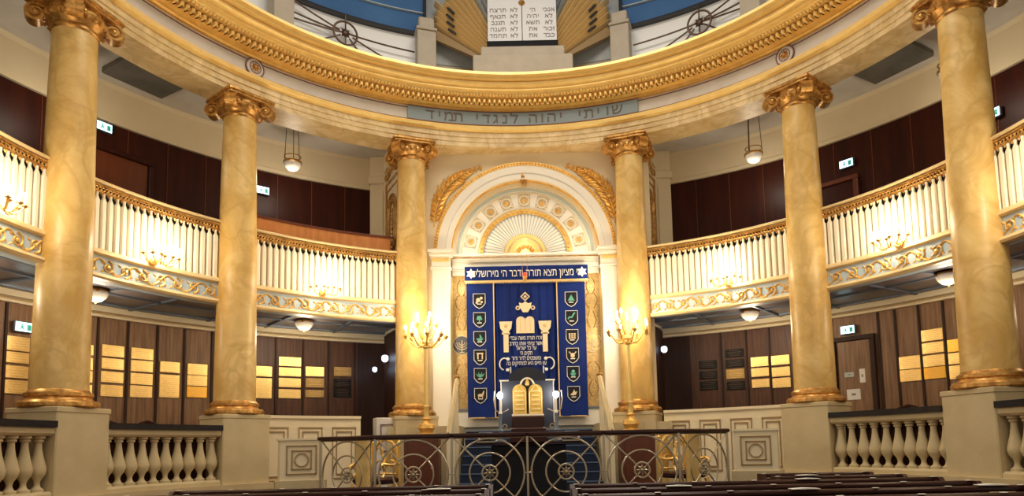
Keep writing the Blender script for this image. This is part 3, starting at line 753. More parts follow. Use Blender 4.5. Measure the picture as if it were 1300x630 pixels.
def motif(mb, k):
    if k == 'lion': [mb.ball(p, r, n=8, sy=.3) for p, r in (((-.02, 0, .0), .045), ((.04, 0, .04), .03), ((.05, 0, -.04), .025), ((-.05, 0, -.05), .025))]
    elif k == 'tree': mb.prism([(-.06, -.02), (.06, -.02), (.03, .06), (-.04, .06)], -.01, 0); mb.box(0, -.005, -.05, .02, .01, .06)
    elif k == 'ship': mb.prism([(-.07, -.01), (.07, -.01), (.04, -.06), (-.04, -.06)], -.01, 0); mb.prism([(0, .0), (.05, .0), (0, .08)], -.01, 0)
    elif k == 'gate': [mb.box(x, -.005, -.0, .025, .01, .11) for x in (-.042, .045)]; mb.box(0, -.005, .06, .13, .01, .025)
    elif k == 'olive': [mb.leaf((0, -.005, -.06), PI/2+a, .13, .035, -.012, 0) for a in (-.8, -.3, .3, .8)]
    elif k == 'deer': mb.ball((-.0, 0, -.01), .045, n=8, sy=.3, sx=1.3, sz=.7); [mb.box(x, -.005, -.05, .012, .01, .06) for x in (-.04, .04)]; mb.prism([(.03, .02), (.06, .08), (.075, .07), (.06, .0)], -.01, 0)
    elif k == 'tent': mb.prism([(-.07, -.05), (.07, -.05), (.03, .02), (0, .07), (-.03, .02)], -.01, 0)
    elif k == 'wave': mb.tube([(-.07+.14*f, 0, -.04+.11*f+.02*math.sin(9*f)) for f in [i/10 for i in range(11)]], .016, 5)
    elif k == 'grid': [mb.box(x, -.005, z, .035, .01, .028) for x in (-.05, 0, .05) for z in (-.04, 0, .04)]
    elif k == 'ox': mb.ball((0, 0, -.02), .045, n=8, sy=.3); mb.tube([(-.07, 0, .06), (-.04, 0, .02), (.04, 0, .02), (.07, 0, .06)], .012, 5)
    elif k == 'bowl': mb.prism([(-.06, .0), (.06, .0), (.03, -.06), (-.03, -.06)], -.01, 0); mb.ball((0, 0, .03), .035, n=8, sy=.3)
    else: mb.prism([(-.07, -.03), (-.02, .01), (.01, .07), (.03, .02), (.07, .03), (.04, -.04), (-.03, -.05)], -.01, 0)
for side, xx in ((0, 609), (1, 727)):
    for i, y in enumerate(ys):
        X, Z = px(xx, y); k = kinds[side][i]
        e = part('emblem', 'black_cloth', cu, lambda mb: mb.prism(shield_pts(.22, .28), -.004, 0)); e.location = (X, YE-.004, Z)
        part('outline', 'white_thread', e, lambda mb: mb.tube([(p[0], -.006, p[1]) for p in shield_pts(.24, .30)], .007, 4, closed=True))
        mo = part('motif', acc.get(k, 'embroidery'), e, lambda mb: motif(mb, k)); mo.location = (0, -.006, .02)
        part('motif_base', 'white_thread', e, lambda mb: mb.box(0, -.008, -.06, .09, .008, .018))
# centre embroidery
X0, Z0 = px(668, 389)
def crown(mb):
    mb.prism([(-.13, .08), (-.06, .06), (0, .10), (.06, .06), (.13, .08), (.10, -.04), (.05, -.12), (-.05, -.12), (-.10, -.04)], -.01, 0)
    for sg in (-1, 1): mb.tube([(sg*.15+.035*math.cos(a), -.005, -.03+.035*math.sin(a)) for a in [2*PI*i/10 for i in range(10)]], .014, 5, closed=True)
e = part('crown', 'embroidery', cu, crown); e.location = (X0, -.05, Z0)
e = part('crown_top', 'embroidery', cu, lambda mb: (mb.tube([(.0, 0, .12), (.08, 0, .2), (0, 0, .28), (-.08, 0, .2)], .018, 5, closed=True), mb.ball((0, 0, .2), .03, n=6, sy=.4))); e.location = (X0, -.05, Z0)
def tabs(mb, w, h, y0=-.015, y1=0):
    pts = [(-w/2, -h/2)]
    for c in (-w/4, w/4): pts += [(c+w/4*math.cos(PI-PI*i/8), h/2-w/4+w/4*math.sin(PI-PI*i/8)) for i in range(9)]
    pts += [(w/2, -h/2)]; mb.prism(pts, y0, y1)
X1, Z1 = px(667.5, 413)
e = part('tablets', 'embroidery', cu, lambda mb: tabs(mb, .36, .34)); e.location = (X1, -.05, Z1)
part('tablet_lines', 'gold_thread', e, lambda mb: [mb.box(x, -.018, 0, .012, .006, .28) for x in (-.1, 0, .1)])
for xx in (642.5, 692.5):
    X2, Z2 = px(xx, 430)
    e = part('embroidered_pillar', 'embroidery', cu, lambda mb: (mb.prism([(-.13, .34), (.13, .34), (.11, .2), (.05, .12), (-.05, .12), (-.11, .2)], -.01, 0), mb.box(0, -.005, -.09, .10, .012, .38), mb.box(0, -.005, .1, .16, .012, .04)))
    e.location = (X2, -.05, Z2)
    part('embroidered_flame', 'gold_thread', e, lambda mb: mb.ball((0, -.012, .25), .04, n=8, sy=.3))
for i, (y, s_) in enumerate(((430, 'זכרו תורת משה עבדי'), (437, 'אשר צויתי אותו בחרב'), (443, 'על כל ישראל'), (449.5, 'חקים ה׳'), (456, 'ומשפטים לדור ודור'), (462.5, 'עץ חיים היא למחזיקים בה'))):
    X3, Z3 = px(668, y)
    o_ = text('embroidered_text', s_, .115, 'white_thread', cu, .003, T(X3, -.052, Z3), .66)
def curl(mb, sg):
    mb.tube([(sg*(.10*math.cos(a)*(1-.0*a)), 0, .12*math.sin(a)) for a in [R(50+26*i) for i in range(9)]], .014, 5)
    mb.ball((sg*.07, 0, .10), .035, n=6, sy=.4); mb.ball((sg*.06, 0, -.12), .035, n=6, sy=.4); mb.tube([(sg*.06, 0, -.12), (sg*.12, 0, -.06), (sg*.12, 0, -.2)], .012, 5)
for xx, sg in ((640, 1), (697, -1)):
    X4, Z4 = px(xx, 463); e = part('embroidered_scroll', 'white_thread', cu, lambda mb: curl(mb, sg)); e.location = (X4, -.052, Z4)
part('hem', 'gold_thread', cu, lambda mb: mb.box(0, -.03, .575, 2.38, .012, .02))

# eternal light
el = thing('eternal_lamp', 'small red hanging lamp on thin chains in front of the blue curtain', 'hanging lamp', (XC-.02, 13.33, 3.30))
part('chain', 'brass_dim', el, lambda mb: [mb.tube([(.05*c_, .0, .06), (.03*c_, 0, 2.14)], .003, 4) for c_ in (-1, 1)])
part('bowl', 'antique_gold', el, lambda mb: mb.lathe([(.002, -.06), (.012, -.03), (.03, .0), (.045, .04), (.05, .07), (.045, .07), (.03, .04)], 16, cap=False))
part('glass', 'red_glass', el, lambda mb: mb.lathe([(.02, .03), (.035, .07), (.035, .13), (.02, .15)], 12))
part('ceiling_hook', 'antique_gold', el, lambda mb: mb.lathe([(.035, 2.12), (.035, 2.15), (.01, 2.17)], 10))

part('hook_arm', 'antique_gold', el, lambda mb: mb.tube([(0, 0, 2.14), (0, .0, 2.20), (0, .10, 2.22)], .012, 6))

# ------------------------------------------------------------------ ark steps, dais
mb = MB(); mb.box(0, 10.9, (FZ+PZ)/2, 7.2, 4.2, PZ-FZ); struct('floor_dais', mb, 'navy_carpet')
g = thing('ark_steps', 'navy carpeted steps rising to the ark behind the reading desk', 'stairs', (XC, 11.0, PZ))
def st(mb):
    for k in range(8): mb.box(0, .12+.26*k+(2.6-.26*k)/2-.0, .075+.15*k, 2.4, 2.6-.26*k, .15)
    mb.box(0, 2.6, .6, 2.4, .6, 1.23)
part('treads', 'navy_carpet', g, st)
part('nosing', 'step_edge', g, lambda mb: [mb.box(0, .12+.26*k, .145+.15*k, 2.4, .02, .015) for k in range(8)])
for s, nm in ((-1, 'left'), (1, 'right')):
    mb = MB(); mb.box(XC+s*1.95, 12.98, -.25, 1.35, .85, 1.3); struct('wall_ark_podium_'+nm, mb, 'cream_stone')
    # sloping handrail
    g = thing('stair_handrail', 'cream sloping handrail along the %s side of the ark steps' % nm, 'handrail', (XC+s*1.33, 11.05, PZ), 'ark stair handrails')
    part('rail', 'cream_stone', g, lambda mb: mb.tube([(0, .05, 1.12), (0, 1.55, 2.16)], .04, 4))
    part('rail_cap', 'antique_gold', g, lambda mb: mb.lathe([(.05, 0), (.06, .03), (.03, .06), (.001, .07)], 10, m=T(0, 1.58, 2.18)))
    for yy, zz in ((.08, 1.12), (.8, 1.62), (1.45, 2.08)):
        part('post', 'cream_paint', g, lambda mb: mb.box(0, yy, zz/2, .07, .07, zz, bev=.01))

# ------------------------------------------------------------------ screens beside the ark, pedestals
def screen(label, t0, t1, pan, g_=None):
    g = thing('panelled_screen', label, 'partition', rframe((t0+t1)/2, 0, PZ), 'panelled screens')
    mb = MB(); mb.ring([(-.08, PZ), (-.08, .56), (.06, .56), (.06, PZ)], t0, t1, 14); obj('body', mb, 'cream_paint', g, world=True)
    mb = MB(); mb.ring([(-.11, .56), (-.11, .61), (.09, .61), (.09, .56)], t0, t1, 14); obj('coping', mb, 'cream_paint', g, world=True)
    for i in range(pan):
        tc_ = t0+(t1-t0)*(i+.5)/pan; hw = R((t1-t0)/pan)*6*.5-.10
        mb = MB()
        for q, (a, b) in enumerate(((hw, .0), (hw-.07, .07))):
            for sx in (-1, 1): mb.box(sx*a, 0, -.05, .015, .02, .9-2*b, m=rframe(tc_, -.088))
            mb.box(0, 0, .40-b, 2*a+.02, .02, .022, m=rframe(tc_, -.088)); mb.box(0, 0, -.5+b, 2*a+.02, .02, .022, m=rframe(tc_, -.088))
        obj('panel_frame', mb, 'gilt_brown', g, world=True)
screen('cream low screen with three framed panels left of the passage by the ark', -47.8, -30.2, 3)
screen('cream low screen with four framed panels right of the ark column', 25.5, 47.2, 4)
g = thing('passage_pier', 'narrow grey white pier with a framed panel beside the left ark column plinth', 'pier', rframe(-25.6, 0, PZ))
part('body', 'grey_white', g, lambda mb: mb.box(0, 0, .74, .40, .3, 1.48, bev=.01))
part('panel_frame', 'fascia_line', g, lambda mb: [mb.box(x, -.158, 1.1, .02, .02, .5) for x in (-.12, .12)]+[mb.box(0, -.158, z, .26, .02, .02) for z in (.86, 1.35)])
def pedestal(label, x, y, rz):
    g = thing('ornamented_pedestal', label, 'pedestal', T(x, y, PZ) @ RZ(rz), 'square ornament pedestals')
    part('plinth', 'cream_stone', g, lambda mb: mb.box(0, .0, .24, .70, .62, .48))
    part('body', 'cream_paint', g, lambda mb: mb.box(0, 0, .77, .60, .56, .60, bev=.01))
    def orn(mb):
        for h in (.20, .13):
            for sg in (-1, 1): mb.box(sg*h, -.285, .77, .018, .02, 2*h+.018); mb.box(0, -.285, .77+sg*h, 2*h+.018, .02, .018)
        mb.arc([(.085, -.295), (.10, -.295), (.10, -.27), (.085, -.27)], 0, 360, 24, c=(0, .77))
    part('square_ornament', 'gilt_brown', g, orn)
    part('top_slab', 'cream_paint', g, lambda mb: mb.box(0, 0, 1.065, .64, .60, .03))
pedestal('cream pedestal with gold squares and circle at the left end of the iron fence', -3.32, 10.05, 22)
pedestal('cream pedestal with gold squares and circle at the right end of the iron fence', 3.38, 10.05, -22)

# ------------------------------------------------------------------ stone balustrades
def balpro(): return [(.075, 0), (.075, .03), (.05, .045), (.036, .07), (.032, .10), (.042, .14), (.078, .19), (.094, .24), (.092, .28), (.074, .35), (.052, .44), (.040, .52), (.037, .58), (.055, .59), (.055, .61), (.045, .615), (.07, .63), (.07, .66)]
balme = None
def balustrade(label, t0, t1):
    g = thing('stone_balustrade', label, 'balustrade', rframe((t0+t1)/2, -.25, -.5), 'stone balustrades'); global balme
    D0 = -.25
    def sw(name, prof, m):
        mb = MB(); mb.ring([(D0+d, z) for d, z in prof], t0, t1, 14); obj(name, mb, m, g, world=True)
    sw('base_rail', [(-.12, -.5), (-.12, -.45), (-.09, -.42), (.09, -.42), (.12, -.45), (.12, -.5)], 'cream_stone')
    sw('upper_rail', [(-.09, .24), (-.12, .27), (-.12, .34), (.12, .34), (.12, .27), (.09, .24)], 'cream_stone')
    sw('dark_top', [(-.16, .34), (-.16, .42), (.2, .42), (.2, .34)], 'black_lacquer')
    n = round((t1-t0)/1.9)
    for i in range(n):
        mb = MB(); mb.lathe(balpro(), 18, m=rframe(t0+(t1-t0)*(i+.5)/n, D0, -.42)); obj('baluster', mb, 'cream_stone', g, world=True)
balustrade('cream stone balustrade at the left edge, before the outermost left column', -98, -82.2)
balustrade('cream stone balustrade between the outer and second left columns', -74, -55.6)
balustrade('cream stone balustrade between the second and outer right columns', 55.6, 74)
balustrade('cream stone balustrade at the right edge, beyond the outermost right column', 82.2, 98)

# ------------------------------------------------------------------ iron fence
fe = thing('iron_fence', 'wrought metal fence of concentric circles with a dark wooden handrail before the ark', 'fence', (0, 9, PZ))
FX = [-1.995, -.988, .008, 1.015, 2.0]
segs = [((-2.86, 9.5), (-1.995, 9.0)), ((-1.995, 9.0), (-.988, 9.0)), ((-.988, 9.0), (.008, 9.0)), ((.008, 9.0), (1.015, 9.0)), ((1.015, 9.0), (2.0, 9.0)), ((2.0, 9.0), (2.80, 9.55))]
for (a, b) in segs:
    a = Vector((*a, 0)); b = Vector((*b, 0)); dv = b-a; L_ = dv.length
    fr = T(a.x, a.y, 0) @ Matrix.Rotation(math.atan2(dv.y, dv.x), 4, 'Z'); 
    mb = MB(); mb.box(L_/2, 0, .16, L_+.05, .09, .05, m=fr, bev=.012); obj('handrail', mb, 'pew_wood', fe, world=True)
    mb = MB(); c = (L_/2, -.343); rr = min(.455, L_/2-.03)
    for r_, w_ in ((rr, .013), (.265, .012)): mb.tube([(c[0]+r_*math.cos(q), 0, c[1]+r_*math.sin(q)) for q in [2*PI*i/40 for i in range(40)]], w_, 6, m=fr, closed=True)
    for q in range(4):
        an = PI/4+q*PI/2; e_ = .66 if True else rr
        mb.tube([(c[0]+.1*math.cos(an), 0, c[1]+.1*math.sin(an)), (c[0]+e_*math.cos(an), 0, c[1]+e_*math.sin(an))], .011, 5, m=fr)
    mb.tube([(0, 0, .125), (L_, 0, .125)], .010, 5, m=fr); mb.tube([(0, 0, -.82), (L_, 0, -.82)], .014, 5, m=fr)
    mb.tube([(0, 0, -.343), (.05, 0, -.343)], .010, 5, m=fr); mb.tube([(L_, 0, -.343), (L_-.05, 0, -.343)], .010, 5, m=fr)
    obj('circle_panel', mb, 'fence_metal', fe, world=True)
    mb = MB(); mb.tube([(c[0]+.10*math.cos(q), 0, c[1]+.10*math.sin(q)) for q in [2*PI*i/20 for i in range(20)]], .013, 6, m=fr, closed=True)
    mb.ball((c[0], 0, c[1]), .025, n=8, m=fr)
    for q in range(8): mb.leaf((c[0], -.01, c[1]), q*PI/4, .09, .035, -.015, .015, m=fr)
    obj('rosette_hub', mb, 'fence_metal', fe, world=True)
for x, y in ((-2.86, 9.5), (-1.995, 9), (-.988, 9), (.008, 9), (1.015, 9), (2.0, 9), (2.80, 9.55)):
    mb = MB(); mb.box(x, y, (PZ+.14)/2, .028, .028, .14-PZ); obj('post', mb, 'fence_metal', fe, world=True)

# things on the dais
for s, nm in ((-1, 'left'), (1, 'right')):
    x = -2.28 if s < 0 else 2.33
    g = thing('gilded_pillar', 'short golden marbled pillar behind the %s part of the iron fence' % nm, 'pillar', (x, 9.55 if s < 0 else 9.62, PZ), 'short golden pillars')
    part('shaft', 'yellow_marble', g, lambda mb: mb.box(0, 0, .52, .17, .17, 1.04, bev=.01))
    part('foot', 'yellow_marble', g, lambda mb: mb.box(0, 0, .04, .24, .24, .08, bev=.01))
    # armchair
    x = -2.28 if s < 0 else 2.36
    g = thing('gilded_armchair', 'ornate gilded armchair with a dark seat behind the %s part of the fence' % nm, 'chair', T(x, 10.35, PZ) @ RZ(25*s), 'gilded armchairs')
    part('seat', 'pew_wood', g, lambda mb: mb.box(0, 0, .43, .52, .5, .10, bev=.03))
    def backscroll(mb):
        mb.tube([(-.21, .25, .52), (-.22, .25, .9), (-.12, .25, 1.0), (0, .25, 1.05), (.12, .25, 1.0), (.22, .25, .9), (.21, .25, .52)], .022, 6, closed=True)
        for sx in (-1, 1):
            for zc in (.66, .86):
                mb.tube([(sx*(.10+(.085-.009*q)*math.cos(.75*q)), .25, zc+(.085-.009*q)*math.sin(.75*q)) for q in range(9)], .014, 5)
            mb.leaf((sx*.02, .24, .55), PI/2+sx*.3, .4, .09, -.02, .02)
    part('backrest', 'gold', g, backscroll)
    for i in (-1, 1):
        part('back_post', 'gold', g, lambda mb: mb.lathe([(.03, 0), (.022, .3), (.03, .42), (.024, .5), (.03, .7), (.02, .95), (.032, 1.0), (.001, 1.05)], 10, m=T(i*.25, .25, 0)))
        part('front_leg', 'gold', g, lambda mb: mb.tube([(i*.24, -.22, .38), (i*.27, -.27, .2), (i*.23, -.23, .0)], [.035, .025, .03], 8))
        def arm(mb):
            mb.tube([(i*.27, .22, .68), (i*.29, .0, .66), (i*.28, -.2, .68), (i*.28, -.27, .64), (i*.28, -.24, .60)], .02, 8)
            mb.tube([(i*.28, -.2, .66), (i*.25, -.12, .57), (i*.28, -.2, .48)], .018, 8)
        part('armrest', 'gold', g, arm)
    g = thing('thin_pillar', 'thin golden pillar between the armchair and cabinet on the %s of the dais' % nm, 'pillar', (-2.08 if s < 0 else 2.2, 10.9, PZ), 'thin golden pillars')
    part('shaft', 'yellow_marble', g, lambda mb: mb.lathe([(.07, 0), (.07, .06), (.055, .08), (.055, 1.0), (.07, 1.03), (.07, 1.08)], 14))
    # wooden cabinet carrying a candelabrum
    x = -1.83 if s < 0 else 1.95
    g = thing('wooden_cabinet', 'red brown wooden cabinet under the %s candelabrum' % nm, 'cabinet', (x, 12.12, PZ), 'cabinets under the candelabra')
    part('body', 'cabinet_wood', g, lambda mb: mb.box(0, 0, .535, .60, .42, 1.07, bev=.01))
    part('top', 'cabinet_wood', g, lambda mb: mb.box(0, 0, 1.095, .63, .44, .05, bev=.015))
    part('door', 'cabinet_wood', g, lambda mb: (mb.box(0, -.215, .56, .46, .02, .96, bev=.005)))
    part('knob', 'antique_gold', g.children[-1], lambda mb: mb.ball((.18, -.235, .55), .015, n=8))
def candelabrum(label, x, y, z):
    g = thing('candelabrum', label, 'candelabrum', (x, y, z), 'tall gilt candelabra')
    part('base', 'gold', g, lambda mb: mb.lathe([(.16, 0), (.16, .03), (.11, .05), (.12, .09), (.15, .13), (.14, .19), (.08, .23), (.06, .27), (.09, .30), (.05, .33)], 20))
    part('pole', 'gold_bright', g, lambda mb: mb.lathe([(.05, .33), (.045, .5), (.055, .52), (.04, .54), (.035, 1.55), (.06, 1.58), (.04, 1.61), (.07, 1.67), (.05, 1.75), (.03, 1.81), (.02, 1.97), (.03, 1.99), (.01, 2.05)], 14))
    k = 0
    for n, r_, z0, z1 in ((8, .36, 1.68, 1.77), (5, .19, 1.83, 1.98)):
        for i in range(n):
            a = 2*PI*i/n+.2; mb = MB()
            pts = []
            for q in range(13):
                f = q/12; pts.append((r_*f*math.cos(a), r_*f*math.sin(a), z0-.10*math.sin(PI*min(1, f*1.15))+(z1-z0)*f**3))
            mb.tube(pts, .012, 6); X, Y, Z = pts[-1]
            mb.tube([(r_*.5*math.cos(a)+.035*math.cos(b)*math.cos(a), r_*.5*math.sin(a)+.035*math.cos(b)*math.sin(a), z0-.05+.035*math.sin(b)) for b in [i_*.7 for i_ in range(8)]], .008, 5)
            mb.lathe([(.01, Z-.04), (.03, Z-.01), (.042, Z+.01), (.042, Z+.02), (.014, Z+.02), (.014, Z+.05)], 12, m=T(X, Y, 0))
            ar = obj('arm', mb, 'gold', g)
            part('candle', 'candle', ar, lambda mb: mb.lathe([(.013, Z+.03), (.013, Z+.13)], 8, m=T(X, Y, 0)))
            part('bulb', 'bulb', ar, lambda mb: mb.lathe([(.008, Z+.13), (.022, Z+.155), (.02, Z+.18), (.003, Z+.22)], 8, m=T(X, Y, 0)))
    point('candelabrum_light', (x, y, z+2.14), 85, (1, .84, .58), .16)
    return g
candelabrum('tall gilt candelabrum with lit bulbs in front of the column left of the ark', -1.76, 12.12, .22)
candelabrum('tall gilt candelabrum with lit bulbs in front of the column right of the ark', 1.87, 12.12, .22)

# reading desk with tablets
g = thing('reading_desk', 'black draped reading desk with slate back panel in the middle before the ark', 'lectern', (.03, 9.75, PZ))
part('cabinet', 'black_cloth', g, lambda mb: mb.box(0, .1, .46, 1.04, .6, .92, bev=.01))
part('desk_top', 'pew_wood', g, lambda mb: (mb.box(0, .05, 1.0, .52, .6, .16, bev=.01), mb.box(0, .05, 1.12, .49, .5, .08, bev=.02), mb.box(0, .05, 1.24, .46, .3, .18, bev=.02)))
part('lower_shelf', 'pew_wood', g, lambda mb: mb.box(0, .0, .94, 1.5, .5, .03))
part('back_panel', 'slate_panel', g, lambda mb: mb.box(0, .26, 1.52, .78, .05, .68))
def arched(mb):
    pts = [(-.27, 1.86), (.27, 1.86)]+[(.27*math.cos(a), 1.90+.16*math.sin(a)) for a in [PI*i/16 for i in range(17)]]
    mb.prism(pts, .22, .30)
part('arched_top', 'black_lacquer', g, arched)
part('frame_line', 'embroidery', g, lambda mb: (mb.box(-.34, .23, 1.865, .14, .03, .018), mb.box(.34, .23, 1.865, .14, .03, .018), mb.box(-.385, .23, 1.55, .014, .03, .62), mb.box(.385, .23, 1.55, .014, .03, .62)))
tb = thing('golden_tablets', 'pair of golden rounded tablets with reliefs standing on the reading desk', 'tablets', (.03, 9.83, PZ+1.36))
def tabgold(mb):
    for sg in (-1, 1):
        pts = [(sg*.015, .0), (sg*.215, .0), (sg*.215, .33)]+[(sg*.115+sg*.1*math.cos(a), .33+.10*math.sin(a)) for a in [PI*i/10 for i in range(1, 10)]]+[(sg*.015, .33)]
        mb.prism(pts, -.03, .03)
part('tablet', 'tablet_gold', tb, tabgold)
def relief(mb):
    for sg in (-1, 1):
        for i in range(5): mb.box(sg*.115, -.035, .07+.065*i, .13-.02*(i % 2), .012, .022)
        mb.tube([(sg*.03, -.03, .01), (sg*.2, -.03, .01), (sg*.2, -.03, .31), (sg*.115, -.03, .425), (sg*.03, -.03, .31)], .008, 5, closed=True)
part('relief', 'gold_bright', tb, relief)
part('halo_arch', 'embroidery', tb, lambda mb: mb.tube([(.10*math.cos(a), 0, .40+.12*math.sin(a)) for a in [PI*i/12 for i in range(13)]], .014, 6))
part('finial', 'gold', tb, lambda mb: (mb.ball((0, 0, .44), .035, n=8), mb.leaf((0, -.02, .44), PI/2, .07, .05)))
part('foot_strip', 'embroidery', tb, lambda mb: mb.box(0, -.005, -.012, .46, .07, .025))
for x, nm in ((-.36, 'left'), (.43, 'right')):
    g = thing('desk_candle_lamp', 'lit electric candle on a scrolled arm at the %s side of the golden tablets' % nm, 'lamp', (x, 9.62, PZ+.96), 'desk candle lamps')
    part('base', 'grey_metal', g, lambda mb: mb.lathe([(.09, 0), (.09, .02), (.03, .05), (.02, .12), (.04, .16), (.02, .2), (.03, .4)], 12))
    sg = 1 if x < 0 else -1
    part('scroll_arm', 'fence_metal', g, lambda mb: (mb.tube([(0, 0, .40), (-sg*.07, 0, .46), (-sg*.09, 0, .6), (-sg*.08, 0, .72)], .010, 6), mb.tube([(0, 0, .40), (sg*.06, 0, .43), (sg*.12, 0, .46)], .01, 6), mb.tube([(sg*(.06+.03*math.cos(a)), 0, .22+.03*math.sin(a)) for a in [2*PI*i/10 for i in range(10)]], .008, 5, closed=True)))
    part('candle', 'candle', g, lambda mb: mb.lathe([(.03, .40), (.02, .43), (.014, .45), (.014, .62)], 10))
    part('bulb', 'reading_bulb', g, lambda mb: mb.ball((0, 0, .66), .042, n=10, sz=1.2))
    point('desk_lamp_light', (x, 9.60, PZ+.96+.74), 5, (.95, .97, 1), .03)
    g2 = thing('microphone_unit', 'small blue grey control unit on the %s end of the reading desk' % nm, 'device', (x-sg*.20, 9.50, PZ+.96), 'desk control units')
    part('housing', 'grey_metal', g2, lambda mb: mb.box(0, 0, .08, .22, .16, .12, bev=.02))
    part('silver_knobs', 'plate_white', g2, lambda mb: [mb.ball((-.09+.09*k, -.09, .05+.05*(k % 2)), .016, n=6) for k in range(3)])
    part('stand', 'fence_metal', g2, lambda mb: mb.box(0, 0, .01, .26, .14, .02))

# ------------------------------------------------------------------ drum above the cornice
TM = .1
mb = MB(); mb.ring([(-.5, 7.15), (.5, 7.15), (.5, 7.2), (-.5, 7.2)], -TE, TE, 80); struct('floor_drum_walk', mb, 'drum_stone')
for s, nm in ((-1, 'left'), (1, 'right')):
    mb = MB(); TS = 17.4 if s < 0 else 19.8
    mb = MB(); mb.ring([(.42, 7.18), (.42, 8.55), (.5, 8.55), (.5, 7.18)], s*TS, s*100, 50); struct('window_'+nm, mb, 'glass_white')
    mb = MB(); mb.ring([(.30, 8.55), (.30, 8.60), (.5, 8.60), (.5, 8.55)], s*TS, s*100, 50); struct('trim_window_head_'+nm, mb, 'black_lacquer')
    mb = MB(); mb.ring([(.36, 8.58), (.30, 9.0), (.1, 9.7), (-.4, 10.6), (-1.6, 11.8), (-3.2, 12.6), (-3.2, 12.7), (-1.5, 12.0), (0, 10.8), (.5, 9.7), (.6, 8.58)], s*TS, s*100, 50); struct('ceiling_dome_'+nm, mb, 'blue_dome')
    mb = MB(); mb.ring([(.25, 8.98), (.25, 9.0), (.4, 9.0), (.4, 8.98)], s*TS, s*100, 50); struct('trim_dome_line_'+nm, mb, 'frieze_blue')
    # piers
    for i, t in enumerate((17.6 if s < 0 else 19.8, 44.2, 84)):
        tt = s*t
        g = thing('drum_pier', '%s stone pier on the drum %s' % (('pale', 'right next to the %s golden rays' % nm), ('pale grey', 'on the far %s of the bronze wheel grille' % nm), ('grey', 'high above the outermost %s column' % nm))[i], 'pier', rframe(tt, .12, 7.2), 'drum piers')
        part('shaft', 'drum_stone', g, lambda mb: mb.box(0, 0, .62, .38, .3, 1.24, bev=.01))
        part('cap', 'drum_stone', g, lambda mb: (mb.box(0, 0, 1.28, .42, .34, .06, bev=.01), mb.box(0, 0, 1.42, .32, .26, .24, bev=.02)))
        part('bracket', 'black_lacquer', g, lambda mb: (mb.box(0, .05, 1.56, .30, .2, .04), mb.box(0, .1, 2.1, .06, .06, 1.1)))
    # wheel grille
    t = -32.1 if s < 0 else 34.0
    g = thing('wheel_grille', 'bronze wheel grille with long rods before the %s drum window' % nm, 'grille', rframe(t, .28, 8.18), 'bronze wheel grilles')
    def wh(mb):
        for r_, w_ in ((.235, .022), ): mb.tube([(r_*math.cos(q), 0, r_*math.sin(q)) for q in [2*PI*i/30 for i in range(30)]], w_, 6, closed=True)
        for q in range(4): mb.tube([(0, 0, 0), (.235*math.cos(q*PI/2), 0, .235*math.sin(q*PI/2))], .016, 5)
    part('wheel', 'bronze', g, wh)
    part('boss', 'bronze', g, lambda mb: (mb.ball((0, 0, 0), .07, n=10, sy=.6), [mb.leaf((0, -.02, 0), q*PI/4, .12, .07, -.03, .02) for q in range(8)]))
    f_inv = g.matrix_basis.inverted()
    mb = MB()
    for tt, zz in ((TS+2, 8.12), (TS+2, 7.62), (25, 7.25), (42.2, 8.5), (42.2, 8.25), (42.2, 8.12), (41, 7.6)):
        tgt = s*tt; 
        n_ = 10; pts = []
        for q in range(n_+1):
            f = .0+q/n_; pts.append(rp(t+(tgt-t)*f, .28, 8.18+(zz-8.18)*f))
        st_ = 1; mb.tube(pts[st_:], .017, 5)
    mb.tube([rp(t, .28, 8.41), rp(t, .28, 8.56)], .016, 5); mb.tube([rp(t, .28, 7.95), rp(t, .28, 7.2)], .016, 5)
    obj('rods', mb, 'bronze', g, world=True)
# niche wall behind the tablets
mb = MB(); mb.ring([(.42, 7.18), (.42, 9.0), (.5, 9.0), (.5, 7.18)], -17.6, 19.8, 20); struct('wall_drum_niche', mb, 'drum_stone')
mb = MB(); mb.ring([(.40, 8.0), (.35, 11), (.5, 11), (.5, 8.0)], -17.6, 19.8, 20); struct('wall_drum_mural', mb, 'sky_mural')
g = thing('tablet_pedestal', 'two stepped pale stone pedestal carrying the white tablets', 'pedestal', (TM, 13.1, 7.2))
part('lower_step', 'drum_stone', g, lambda mb: mb.box(0, 0, .265, 1.98, .6, .53, bev=.015))
part('upper_step', 'drum_stone', g, lambda mb: mb.box(0, 0, .63, 1.66, .5, .20, bev=.015))
tb = thing('ten_commandments_tablets', 'white double tablet with Hebrew commandments on a black foot in the drum', 'tablets', (TM, 13.05, 7.94))
part('foot', 'black_cloth', tb, lambda mb: mb.box(0, 0, .065, 1.42, .3, .13))
for sg in (-1, 1):
    o_ = part('tablet', 'tablet_white', tb, lambda mb: mb.prism([(sg*.008, .13), (sg*.69, .13), (sg*.69, 1.3)]+[(sg*.35+sg*.34*math.cos(a), 1.3+.34*math.sin(a)) for a in [PI*i/10 for i in range(1, 10)]]+[(sg*.008, 1.3)], -.1, .1))
    lines = (['אנכי ה׳', 'לא יהיה', 'לא תשא', 'זכור את', 'כבד את'] if sg > 0 else ['לא תרצח', 'לא תנאף', 'לא תגנב', 'לא תענה', 'לא תחמד'])
    for i, s_ in enumerate(lines):
        wd = s_.split(' ')
        for j, w_ in enumerate(wd):
            text('commandment', w_, .125, 'letter_dark', o_, .004, T(sg*.35+(.19 if j == 0 else -.13), -.104, .81-.136*i), 1.15)
part('crown_finial', 'antique_gold', tb, lambda mb: mb.ball((0, -.1, .96), .07, n=8, sz=.8))
